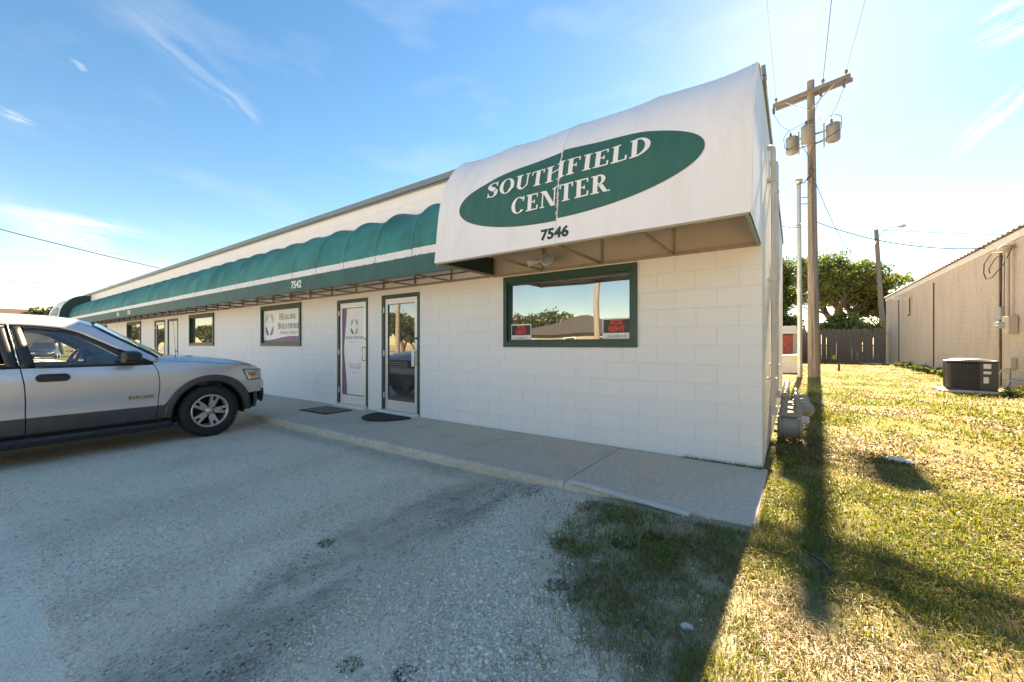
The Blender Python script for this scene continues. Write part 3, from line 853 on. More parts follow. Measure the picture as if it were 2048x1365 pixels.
# ------------------------------------------------------------------ clinic graphics
SF = Serif(.15, .065, .07)
def leaf_shape(mb, cx, cz, r, a0, a1, y, w=.52, cuts=3):
    """a leaf lying on a ring: blades split by slits"""
    n = 10
    for c in range(cuts):
        lo = -1 + 2 * c / cuts + .06; hi = -1 + 2 * (c + 1) / cuts - .06
        pts_a, pts_b = [], []
        for i in range(n + 1):
            u = i / n; a = math.radians(a0 + (a1 - a0) * u); wid = r * w * math.sin(math.pi * min(1, u * 1.0)) ** .7 * .5 + r * .004
            for L_, s_ in ((pts_a, lo), (pts_b, hi)):
                rr = r + wid * s_; L_.append((cx + rr * math.cos(a) * .78, y, cz + rr * math.sin(a)))
        v = pts_a + pts_b
        mb.add(v, [(i, i + 1, n + 1 + i + 1, n + 1 + i) for i in range(n)])
def logo(parent, cx, cz, r, y, mats):
    for (a0, a1, m) in ((100, 172, mats[0]), (8, 80, mats[1]), (188, 262, mats[2]), (278, 352, mats[3])):
        mb = MB(); leaf_shape(mb, cx, cz, r, a0, a1, y); mb.build('logo_leaf', m, parent)
def wave(parent, x0, x1, z0, base, amp, y, name='purple_wave'):
    mb = MB(); n = 30
    up = [(x0 + (x1 - x0) * i / n, y, z0 + base + amp * math.sin(-1.9 + 4.3 * i / n)) for i in range(n + 1)]
    lo = [(x0 + (x1 - x0) * i / n, y, z0) for i in range(n + 1)]
    mb.add(lo + up, [(i, i + 1, n + 2 + i, n + 1 + i) for i in range(n)]); return mb.build(name, M_purple, parent)

sg = thing('window_sign', 'white framed clinic sign reading Healing Solutions with purple wave along its foot', 'sign', (-9.772, 0.02, 1.21))
sx0, sx1, sz0, sz1 = -.905, .893, .075, .885
MB().box(sx0, sx1, 0.0, 0.02, sz0, sz1).build('board', M_white, sg)
wave(sg, sx0 + .01, sx1 - .01, sz0 + .004, .10, .045, -0.003)
logo(sg, -.58, .515, .245, -.003, (M_paleink, M_paleink, M_purple, M_greenink))
tm = MB(); SF.line(tm, 'Healing', .15, .80, lambda x, z, l: (.32 + x, -.003 - l * .3, .62 + z), small=.8)
SF.line(tm, 'Solutions', .15, .98, lambda x, z, l: (.34 + x, -.003 - l * .3, .40 + z), small=.8); tm.build('sign_name', M_ink, sg)
for wd_, cx_, wd2 in (('Physical', .155, .40), ('Therapy', .585, .37)):
    tm = MB(); SF.line(tm, wd_, .075, wd2, lambda x, z, l: (cx_ + x, -.003 - l * .3, .275 + z), small=.78); tm.build('sign_word', M_greyink, sg)

# film on the clinic's door
dg = thing('door_decal', 'white film with purple edge, leaf emblem and clinic name on left glass door', 'decal', (-6.877, 0.030, 0.0))
dx0, dx1, dz0, dz1 = -.36, .36, .245, 1.95
MB().box(dx0, dx1, 0.0, .004, dz0, dz1).build('film', M_white, dg)
mb = MB(); n = 24
L0 = [(dx0 + .002, -.002, dz0 + (dz1 - dz0) * i / n) for i in range(n + 1)]
L1 = [(dx0 + .025 + .10 * abs(math.cos(math.pi * (i / n * .95 + .0))) ** 1.4 + .015, -.002, dz0 + (dz1 - dz0) * i / n) for i in range(n + 1)]
mb.add(L0 + L1, [(i, i + 1, n + 2 + i, n + 1 + i) for i in range(n)]); mb.build('purple_edge', M_purple, dg)
logo(dg, .03, 1.585, .135, -.002, (M_pinkink, M_greyink, M_ink, M_greyink))
tm = MB(); SF.line(tm, 'Healing Solutions', .062, .60, lambda x, z, l: (.035 + x, -.002 - l * .2, 1.345 + z), small=.8); tm.build('sign_name', M_ink, dg)
for wd_, cx_, wd2 in (('Physical', -.06, .18), ('Therapy', .14, .17)):
    tm = MB(); SF.line(tm, wd_, .034, wd2, lambda x, z, l: (cx_ + x, -.002 - l * .2, 1.275 + z), small=.78); tm.build('sign_word', M_paleink, dg)
tm = MB(); text_on(tm, 'HEALING', .135, lambda x, z: (.05 + x * .78, -.002, .775 + z), bold=-.002); tm.build('faded_word', M_pinkink, dg)
tm = MB(); text_on(tm, 'in the Community', .062, lambda x, z: (.05 + x * .7, -.004, .755 + z), shear=.4); tm.build('script_word', M_greyink, dg)
tm = MB(); text_on(tm, '316.719.9955', .046, lambda x, z: (.05 + x * .85, -.002, .675 + z)); tm.build('phone_line', M_greyink, dg)

# FOR RENT signs inside the near window
def rent_sign(x, w, h, label):
    t = thing('for_rent_sign', label, 'sign', (x, .0435, 1.285), 0, 'rental signs in the near window')
    f = MB(); frame_box(f, -w / 2, w / 2, 0, h, (.012, .012, .016, .012), 0, .003); f.build('white_border', M_paper, t)
    MB().box(-w / 2 + .0125, w / 2 - .0125, .001, .003, h * .34, h - .0165).build('black_panel', M_blackp, t)
    MB().box(-w / 2 + .0125, w / 2 - .0125, .001, .003, .0125, h * .335).build('number_panel', M_paper, t)
    m_ = MB(); text_on(m_, 'FOR', h * .30, lambda a, b: (a * 1.02, -.001, h * .70 + b), bold=.004); text_on(m_, 'RENT', h * .30, lambda a, b: (a * 1.02, -.001, h * .42 + b), bold=.004)
    m_.build('red_letters', M_redink, t)
    m_ = MB(); text_on(m_, '316-309-7172', h * .17, lambda a, b: (a * .95, -.001, h * .12 + b), shear=.3); m_.build('handwritten_number', M_ink, t)
    return t
rent_sign(-2.905, .34, .235, 'small FOR RENT sign in lower left corner of near window')
rent_sign(-1.51, .36, .27, 'FOR RENT sign with handwritten number in lower right corner of near window')

# ------------------------------------------------------------------ doormats
t = thing('doormat', 'rectangular brown doormat with dark border before the clinic door', 'doormat', (-6.93, -.52, .003), math.radians(1.5), 'doormats')
m_ = MB(); frame_box(m_, -.44, .44, 0, 1, (.05, .05, .05, .05), 0, .01)
bd = MB()
for (x0, x1, y0, y1) in ((-.44, .44, -.27, -.22), (-.44, .44, .22, .27), (-.44, -.39, -.22, .22), (.39, .44, -.22, .22)): bd.box(x0, x1, y0, y1, 0, .009)
bd.build('border', M_mat1b, t); MB().bbox(-.389, .389, -.219, .219, 0, .014, .004).build('pile', M_mat1, t)
t = thing('doormat', 'black half-round doormat before the clear glass door', 'doormat', (-5.40, -.16, .003), math.radians(-2), 'doormats')
m_ = MB(); pts = [(-.44, 0)] + [(-.44 * math.cos(a), -.05 - .50 * math.sin(a)) for a in [math.pi * i / 28 for i in range(29)]] + [(.44, 0)]
m_.prism([(x, y, 0) for x, y in pts], (0, 0, .012)); m_.build('pad', M_mat2, t)
m_ = MB(); m_.tube([(x, y, .013) for x, y in pts] + [(pts[0][0], pts[0][1], .013)], .008, 5); m_.build('rim', M_black, t)

# ------------------------------------------------------------------ awnings
def resample(prof, n):
    P = [Vector((0, a, b)) for a, b in prof]; L_ = [0]
    for i in range(1, len(P)): L_.append(L_[-1] + (P[i] - P[i - 1]).length)
    return P, L_
class Profile:
    def __init__(s, pts):
        fine = []
        for i in range(len(pts) - 1):
            p0 = pts[max(i - 1, 0)]; p1 = pts[i]; p2 = pts[i + 1]; p3 = pts[min(i + 2, len(pts) - 1)]
            for k in range(8):
                u = k / 8
                fine.append(tuple(.5 * (2 * p1[j] + (p2[j] - p0[j]) * u + (2 * p0[j] - 5 * p1[j] + 4 * p2[j] - p3[j]) * u * u + (3 * p1[j] - p0[j] - 3 * p2[j] + p3[j]) * u ** 3) for j in range(2)))
        fine.append(pts[-1]); s.p = np.array(fine)
        d = np.hypot(*np.diff(s.p, axis=0).T); s.s = np.concatenate([[0], np.cumsum(d)]); s.L = s.s[-1]
    def at(s, v):
        y = np.interp(v, s.s, s.p[:, 0]); z = np.interp(v, s.s, s.p[:, 1])
        e = .02; dy = np.interp(v + e, s.s, s.p[:, 0]) - np.interp(v - e, s.s, s.p[:, 0]); dz = np.interp(v + e, s.s, s.p[:, 1]) - np.interp(v - e, s.s, s.p[:, 1])
        l = math.hypot(dy, dz) or 1
        return float(y), float(z), (-dz / l, dy / l)
    def v_of_z(s, z): return float(np.interp(z, s.p[:, 1], s.s))

PS = Profile([(-1.205, 2.226), (-1.16, 2.62), (-1.105, 2.98), (-1.00, 3.26), (-.86, 3.47), (-.64, 3.665), (-.36, 3.79), (-.03, 3.84)])
def sign_awning(x0, x1, label, full):
    t = thing('sign_awning', label, 'awning', (x0, 0, 0), 0, 'sign awnings at the building ends')
    Wd = x1 - x0; nb = 4; bw = Wd / nb
    def surf(x, v, lift=0.0):
        y, z, n = PS.at(v)
        u = (x / bw) % 1.0 if 0 < x < Wd else 0
        g = sstep(.55, 1.5, v)
        sag = -.017 * 4 * u * (1 - u) * float(g) - .004 * 4 * u * (1 - u)
        wr = .004 * math.sin(x * 9 + v * 5) * float(sstep(.1, .6, v)) * (1 if full else 0)
        lf = lift + sag + wr
        return (x, y + n[0] * lf, z + n[1] * lf)
    NV = 26
    for b in range(nb):
        m_ = MB(); m_.grid(lambda u, v, b=b: surf((b + u) * bw * .99999 + 1e-5, v * PS.L), 10, NV)
        m_.build('fabric_panel', M_signw, t)
    # oval
    zc0 = PS.v_of_z(2.835); cx = Wd / 2 + .005; rx, ry = 1.335, .375
    m_ = MB(); tear = .006
    def oval(half):
        n = 30
        def fn(u, v):
            if half == 0: x = -tear - (rx - tear) * math.cos(u * math.pi / 2)
            else: x = tear + (rx - tear) * math.sin(u * math.pi / 2)
            hh = ry * math.sqrt(max(0, 1 - (x / rx) ** 2))
            sh = .018 if half else -.006
            j = .006 * math.sin(v * 47) + .004 * math.sin(v * 113) if (u > .99 and half == 0) or (u < .01 and half == 1) else 0
            return surf(cx + x + j, zc0 + sh + (v * 2 - 1) * hh, .004)
        m_.grid(fn, n, 16)
    oval(0); oval(1)
    m_.build('green_oval', M_signg, t)
    B = Serif(.205, .07, .085)
    def put(zmid, dv=0):
        v0 = PS.v_of_z(zmid)
        def fn(x, y, l):
            sh = .016 if x > 0 else -.006
            return surf(cx - .01 + x, v0 + y + sh + dv, .0075 + l)
        return fn
    m_ = MB(); B.line(m_, 'SOUTHFIELD', .178, 1.82, put(2.885), small=1); m_.build('name_lettering', M_signl, t)
    m_ = MB(); B.line(m_, 'CENTER', .178, 1.10, put(2.625), small=1); m_.build('center_lettering', M_signl, t)
    # torn seam down the middle of the oval
    m_ = MB(); r_ = random.Random(5); k = 44
    for i in range(k):
        a = zc0 - ry * .98 + 2 * ry * .97 * i / k; b = zc0 - ry * .98 + 2 * ry * .97 * (i + 1) / k
        wa, wb2 = r_.uniform(.001, .007), r_.uniform(.001, .007); ox = .007 * math.sin(i * 1.3) + r_.uniform(-.004, .004)
        m_.add([surf(cx + ox - wa, a, .0072), surf(cx + ox + wb2, a, .0072), surf(cx + ox + wa, b, .0072), surf(cx + ox - wb2, b, .0072)], [(0, 1, 2, 3)])
    m_.build('torn_seam', M_signl, t)
    m_ = MB(); m_.grid(lambda u, v: surf(cx - .0015 + .003 * u, v * PS.L, .0025), 1, 30); m_.build('fabric_seam', M_greyink, t)
    m_ = MB(); text_on(m_, '7546' if full else '7534', .150, lambda x, y: surf(cx - .015 + x * 1.05, PS.v_of_z(2.285) + y * .98, .005), bold=.006); m_.build('street_number', M_dkgreen, t)
    # end panels
    prof = [PS.at(PS.L * i / 24)[:2] for i in range(25)]
    for xe, mm, nm in ((0.0, M_dkgreen, 'end_panel'), (Wd, M_signw if full else M_dkgreen, 'end_panel')):
        m_ = MB(); off = .006 if xe == 0 else -.006
        m_.prism([(xe + off, y + .004, z - .004) for y, z in prof] + [(xe + off, -.012, 3.83), (xe + off, -.012, 2.226)], (off * .6, 0, 0)); m_.build(nm, mm, t)
    m_ = MB(); m_.tube([(Wd + .001, y, z) for y, z in prof], .009, 6); m_.build('end_piping', M_signw, t)
    # frame below
    m_ = MB(); m_.bar((0.02, -1.185, 2.222), (Wd - .02, -1.185, 2.222), .028); m_.build('front_tube', M_tan, t)
    m_ = MB(); m_.bar((0.02, -.030, 2.228), (Wd - .02, -.030, 2.228), .032); m_.build('wall_tube', M_tan, t)
    m_ = MB(); m_.bar((0.02, -.028, 2.62), (Wd - .02, -.028, 2.62), .022); m_.build('wall_tube', M_tan, t)
    for b in range(nb + 1):
        xx = min(max(b * bw, .03), Wd - .03)
        m_ = MB(); m_.bar((xx, -1.17, 2.223), (xx, -.047, 2.229), .026, .05 if b == nb else .026); m_.build('strut', M_fascia if b == nb else M_tan, t)
        m_ = MB(); m_.bar((xx, -.026, 2.245), (xx, -.026, 3.72), .026); m_.build('post', M_tan, t)
        m_ = MB(); m_.tube([(xx, PS.at(PS.L * i / 12)[0] + .03, PS.at(PS.L * i / 12)[1] - .03) for i in range(13)], .011, 5); m_.build('rib', M_tan, t)
    return t
sign_awning(-3.345, 0.0, 'white sign awning with green oval reading SOUTHFIELD CENTER over the near corner', True)
fa = sign_awning(-BL - .1, -30.25, 'distant matching sign awning at the far end of the building', False)

PG = Profile([(-.82, 2.235), (-.822, 2.40), (-.818, 2.60), (-.79, 2.80), (-.70, 3.05), (-.55, 3.24), (-.35, 3.37), (-.015, 3.44)])
ga = thing('canopy_awning', 'long scalloped dark green canvas awning with white stripe along the front', 'awning', (-30.25, 0, 0))
GL = 30.25 - 3.345; NBG = 32; gw = GL / NBG
VS0, VS1 = PG.v_of_z(2.488), PG.v_of_z(2.598)
def gsurf(x, v, lift=0.0, r_=0.0):
    y, z, n = PG.at(v); u = (x / gw) % 1.0
    g = float(sstep(.30, .95, v)) * (1 - .55 * float(sstep(PG.L - .35, PG.L, v)))
    sag = -(.055 + .03 * r_) * (4 * u * (1 - u)) ** .8 * g - .004 * 4 * u * (1 - u)
    lf = lift + sag
    return (x, y + n[0] * lf, z + n[1] * lf)
for b in range(NBG):
    q = random.Random(40 + b).uniform(-1, 1)
    near = b > 20
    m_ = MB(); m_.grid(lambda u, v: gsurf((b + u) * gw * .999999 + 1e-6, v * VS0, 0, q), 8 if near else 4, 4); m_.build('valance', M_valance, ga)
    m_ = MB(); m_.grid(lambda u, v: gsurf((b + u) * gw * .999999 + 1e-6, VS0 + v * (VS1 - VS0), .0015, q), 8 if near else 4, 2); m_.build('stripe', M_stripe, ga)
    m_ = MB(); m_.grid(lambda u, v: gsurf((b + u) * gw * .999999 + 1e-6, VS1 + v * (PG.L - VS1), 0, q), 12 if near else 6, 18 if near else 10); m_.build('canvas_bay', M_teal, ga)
    # jagged flakes where the painted stripe has worn
    if b > 12:
        m_ = MB(); r_ = random.Random(b)
        for k in range(14):
            x = (b + r_.random()) * gw; w_ = r_.uniform(.01, .05); e = r_.choice((0, 1)); h_ = r_.uniform(.006, .016); v_ = VS1 if e else VS0
            m_.add([gsurf(x, v_, .003), gsurf(x + w_, v_, .003), gsurf(x + w_ * .6, v_ + (-h_ if e else h_), .003)], [(0, 1, 2)])
        m_.build('stripe_wear', M_valance, ga)
for b in range(1, NBG):
    m_ = MB(); m_.grid(lambda u, v: (lambda p: (p[0] + (u - .5) * .010, p[1], p[2]))(gsurf(b * gw, v * PG.L, .004)), 1, 20); m_.build('seam', M_signg, ga)
for nm, xx in (('7542', -7.41), ('7538', -18.9), ('7534', -20.4)):
    m_ = MB(); text_on(m_, nm, .185, lambda x, y: gsurf(xx + 30.25 + x * 1.0, PG.v_of_z(2.30) + y, .006), bold=.006, shear=.12); m_.build('street_number', M_signl, ga)
prof = [PG.at(PG.L * i / 20)[:2] for i in range(21)]
for b in range(NBG + 1):
    xx = b * gw if 0 < b < NBG else (0.02 if b == 0 else GL - .02)
    nearc = b > 22
    m_ = MB(); m_.bar((xx, -.80, 2.236), (xx, -.045, 2.238), .024); m_.build('strut', M_tan if nearc else M_brown, ga)
    m_ = MB(); m_.bar((xx, -.026, 2.255), (xx, -.026, 3.36), .024); m_.build('post', M_tan if nearc else M_brown, ga)
    m_ = MB(); m_.tube([(xx, y + .02, z - .02) for y, z in prof[::2]], .010, 5); m_.build('rib', M_tan, ga)
m_ = MB(); m_.bar((0, -.803, 2.236), (GL, -.803, 2.236), .026); m_.build('front_tube', M_brown, ga)
m_ = MB(); m_.bar((0, -.028, 2.238), (GL, -.028, 2.238), .030); m_.build('wall_tube', M_tan, ga)
m_ = MB(); m_.bar((0, -.40, 2.262), (GL, -.40, 2.262), .018); m_.build('purlin', M_brown, ga)
# slits where the canvas has split along ribs
for b, v_ in ((26, .78), (16, .8), (13, .8)):
    m_ = MB(); m_.grid(lambda u, v: gsurf(b * gw + .02 + .05 * u * math.sin(math.pi * v), PG.L * (v_ - .0 + .16 * v), .006), 2, 8); m_.build('split', M_blackp, ga)

# floodlight under the sign
fl = thing('flood_lamp', 'round weathered twin floodlight hanging under the white sign awning', 'lamp', (-2.285, -.32, 2.30))
MB().tube([(0, 0, -.0), (0, 0, .42)], .012, 8).build('stem', M_tan, fl)
MB().lathe([(.0, -.10), (.05, -.10), (.062, -.08), (.078, .02), (.082, .035), (.074, .036), (.066, .02), (.0, .03)], 20, X4((.03, -.03, -.02), math.radians(72), 0, math.radians(28))).build('lamp_head', M_pipe, fl)
MB().lathe([(.0, .052), (.03, .05), (.055, .042), (.073, .037)], 20, X4((.03, -.03, -.02), math.radians(72), 0, math.radians(28))).build('lamp_glass', M_lens, fl)
MB().lathe([(.0, -.07), (.026, -.07), (.03, -.02), (.046, .05), (.05, .10), (.0, .09)], 14, X4((-.16, -.02, -.02), math.radians(100), 0, math.radians(-50))).build('side_lamp', M_pipe, fl)
MB().tube([(-.12, 0, -.01), (-.04, -.01, .0)], .012, 6).build('arm', M_pipe, fl)
MB().tube([(-.05, .0, -.05), (-.02, .02, -.09), (.05, .06, -.06), (.1, .12, -.0)], .005, 5).build('cable', M_pipe, fl)

# metal strip lying along the front edge of the slab
t = MB(); t.bbox(-.505, .505, -.026, .026, 0, .022, .004)
for k in (-.47, 0, .47): t.lathe([(.0, .026), (.006, .0255), (.008, .0215)], 8, X4((k, 0, 0)))
o = t.build('metal_strip', M_pipe); o.location = (-.87, -1.500, -.006); o.rotation_euler = (math.radians(8), math.radians(2.2), math.radians(-3.5))
tag(o, 'long pale metal strip lying along the front edge of the sidewalk', 'metal strip')

# ------------------------------------------------------------------ the silver SUV
AX = 0.06; AZ = 0.37; RB = AX - 2.89           # front axle, hub height, rear axle (along the car)
_wz = np.array([.20, .30, .45, .55, .70, .82, .92, 1.0, 1.07, 1.10, 1.30, 1.55, 1.62])
_wx = np.array([.84, .865, .897, .908, .918, .920, .912, .898, .875, .865, .795, .700, .665])
def CW(s, z):
    w = float(np.interp(z, _wz, _wx))
    if s > .30: w -= .13 * ((s - .30) / .50) ** 2.2
    if s < -3.3: w -= .08 * ((-3.3 - s) / .75) ** 2
    # soft crease of the doors and swelling over the wheels
    for c in (AX, RB):
        d = (s - c) / .75
        w += .014 * math.exp(-d * d * 1.6) * math.exp(-((z - .80) / .28) ** 2)
    w -= .010 * math.exp(-((z - .60) / .07) ** 2) * (1 if -2.3 < s < -.5 else 0)
    return w
car = thing('suv', 'silver four-door SUV with charcoal lower cladding parked nose-in toward the building', 'car')
car.location = (-6.67 - .925 * math.cos(math.radians(2.44)), -2.47 - .925 * math.sin(math.radians(2.44)), -0.10)
car.rotation_euler = (0, 0, math.radians(2.44))
def arch_lo(s, r, base):
    z = base
    for c in (AX, RB):
        d = abs(s - c)
        if d < r: z = max(z, AZ - .01 + math.sqrt(max(0, r * r - d * d)))
    return z
def ip(pts): 
    P = sorted(pts); a = np.array([p[0] for p in P]); b = np.array([p[1] for p in P])
    return lambda q: float(np.interp(q, a, b))
shoulder = ip([(-.60, 1.092), (-.3, 1.098), (0, 1.078), (.375, 1.038), (.60, .995), (.72, .958), (.80, .915)])
seamF = ip([(.30, -.565), (.358, -.561), (.518, -.54), (.825, -.525), (.99, -.54), (1.10, -.59), (1.14, -.62)])
seamR = ip([(.30, -1.672), (.7, -1.675), (.886, -1.682), (1.081, -1.708), (1.3, -1.74), (1.575, -1.783)])
seamQ = ip([(.30, -2.28), (.55, -2.34), (.8, -2.46), (.95, -2.66), (1.08, -2.76), (1.55, -2.84)])
def side_panel(name, sL, sR, zlo, zhi, m, nu=26, nv=14, proud=0.0, both=True, th=.012, parent=None):
    for sgn in ((1, -1) if both else (1,)):
        mb = MB()
        def fn(u, v):
            s0 = sL(.8) + (sR(.8) - sL(.8)) * u
            z = zlo(s0) + (zhi(s0) - zlo(s0)) * v
            s = sL(z) + (sR(z) - sL(z)) * u
            return (sgn * (CW(s, z) + proud), s, z)
        mb.grid(fn, nu, nv, True, sgn < 0)
        o = mb.build(name, m, parent or car)
    return o
C = lambda k: (lambda _: k)
G = .005
side_panel('fender', lambda z: seamF(z) + G, C(.80), lambda s: arch_lo(s, .528, .585 if s > .3 else .522), shoulder, M_silver, 40, 16)
side_panel('door', lambda z: seamR(z) + G, lambda z: seamF(z) - G, C(.522), C(1.066), M_silver, 30, 16)
side_panel('door', lambda z: seamQ(z) + G, lambda z: seamR(z) - G, lambda s: arch_lo(s, .528, .522), C(1.066), M_silver, 30, 16)
side_panel('quarter_panel', C(-3.98), lambda z: seamQ(z) - G, lambda s: arch_lo(s, .528, .56), C(1.066), M_silver, 34, 14)
# charcoal cladding: rocker, arch flares
side_panel('rocker_cladding', lambda z: seamR(z) + G, lambda z: seamF(z) - G, C(.345), C(.519), M_clad, 20, 6, .010)
side_panel('rocker_cladding', lambda z: max(seamQ(z), -2.36) + G, lambda z: seamR(z) - G, C(.345), lambda s: .519, M_clad, 12, 6, .010)
side_panel('rocker_cladding', lambda z: seamF(z) + G, C(-.445), C(.345), C(.519), M_clad, 4, 6, .010)
for c, a0, a1 in ((AX, -6, 189), (RB, -14, 189)):
    for sgn in (1, -1):
        mb = MB()
        def fn(u, v):
            a = math.radians(a0 + (a1 - a0) * u)
            r = .438 + .098 * v + (.02 * max(0, math.cos(a)) if v > .5 else 0)
            s, z = c + r * math.cos(a), AZ - .01 + r * math.sin(a)
            z = max(z, .345)
            return (sgn * (CW(s, z) + .016 + .010 * math.sin(math.pi * v) - (.03 if v < .01 else 0)), s, z)
        mb.grid(fn, 44, 6, True, sgn > 0)
        o = mb.build('wheel_arch_flare', M_clad, car); sm = o.modifiers.new('s', 'SOLIDIFY'); sm.thickness = .012; sm.offset = -1
        # dark liner
        mb = MB(); mb.grid(lambda u, v: (sgn * (.60 + v * (CW(c, .8) - .62)), c + .445 * math.cos(math.pi * u * 1.1 - .15), AZ - .01 + .445 * math.sin(math.pi * u * 1.1 - .15)), 24, 2); mb.build('wheel_well', M_black, car)
# front: silver bumper skin wrapping the nose, black lower bumper, grille
def nose(zlo, zhi, bulge, m, name, s_side, proud=0.0, n=28, nv=6, wtrim=0.0):
    mb = MB()
    def fn(u, v):
        z = zlo + (zhi - zlo) * v; t_ = u * 2 - 1
        w = CW(s_side, z) + proud - wtrim
        ang = t_ * math.pi / 2
        x = w * math.copysign(abs(math.sin(ang)) ** .55, t_)
        s = s_side + (bulge) * max(0, math.cos(ang)) ** .75
        return (x, s + .012 * math.sin(math.pi * v), z)
    mb.grid(fn, n, nv, True, True); o = mb.build(name, m, car)
    sm = o.modifiers.new('s', 'SOLIDIFY'); sm.thickness = .02; sm.offset = -1
    return o
nose(.595, .775, .10, M_silver, 'front_bumper', .795, 0.001)
nose(.345, .592, .12, M_clad, 'lower_bumper', .66, .016)
nose(.41, .635, .10, M_blackp, 'bumper_guard', .80, .03, wtrim=.02)
nose(.775, .94, .085, M_blackp, 'grille', .765, -.05)
mb = MB()
for k in range(3): mb.bar((-.42, .885, .80 + k * .05), (.42, .885, .80 + k * .05), .02, .018)
mb.build('grille_bar', M_chrome, car)
for sgn in (1, -1):
    mb = MB()                                           # head lamp wraps the corner
    def hl(u, v, p=.006):
        zt, zb = .952 - .02 * u, .785
        sa = .485 + (1 - v) * .075
        s = sa + (.795 - sa) * min(1, u * 1.6); z = zb + (zt - zb) * v
        x = CW(s, z) + p
        if u > .625:
            k = (u - .625) / .375; x = x - k * .20; s = s + .055 * math.sin(k * 1.3)
        return (sgn * x, s, z)
    mb.grid(hl, 20, 8, True, sgn < 0); h = mb.build('headlight', M_lens, car)
    mb = MB(); mb.grid(lambda u, v: hl(.12 + .26 * u, .36 + .34 * v, .009), 6, 3, True, sgn < 0); mb.build('amber_reflector', M_amber, h)
    mb = MB(); mb.tube([hl(0, 0, .007), hl(.3, 0, .007), hl(.625, 0, .007)], .006, 5); mb.tube([hl(0, 0, .007), hl(0, .5, .007), hl(0, 1, .007)], .006, 5); mb.tube([hl(0, 1, .007), hl(.3, 1, .007), hl(.625, 1, .007)], .006, 5); mb.build('lamp_seal', M_blackp, h)
# hood
hoodz = ip([(-.60, 1.150), (-.3, 1.158), (0, 1.138), (.375, 1.092), (.666, 1.020), (.76, .972), (.81, .925)])
mb = MB()
def hood(u, v):
    t_ = u * 2 - 1; s = -.58 + v * 1.38
    w = CW(s, shoulder(s)) - .004
    a = abs(t_)
    z0, z1 = shoulder(s) + .003, hoodz(s) + .028
    k = 1 - max(0, (a - .80) / .20) ** 2 if a > .80 else 1
    z = z0 + (z1 - z0) * k - .030 * a * a + .030 * (a > .8) * max(0, (a - .8) / .2)
    cowl = .10 * (1 - a * a) * (1 - v)
    return (t_ * w, s + cowl + .06 * (1 - a * a) * v, z)
mb.grid(hood, 36, 22, True); mb.build('hood', M_silver, car)
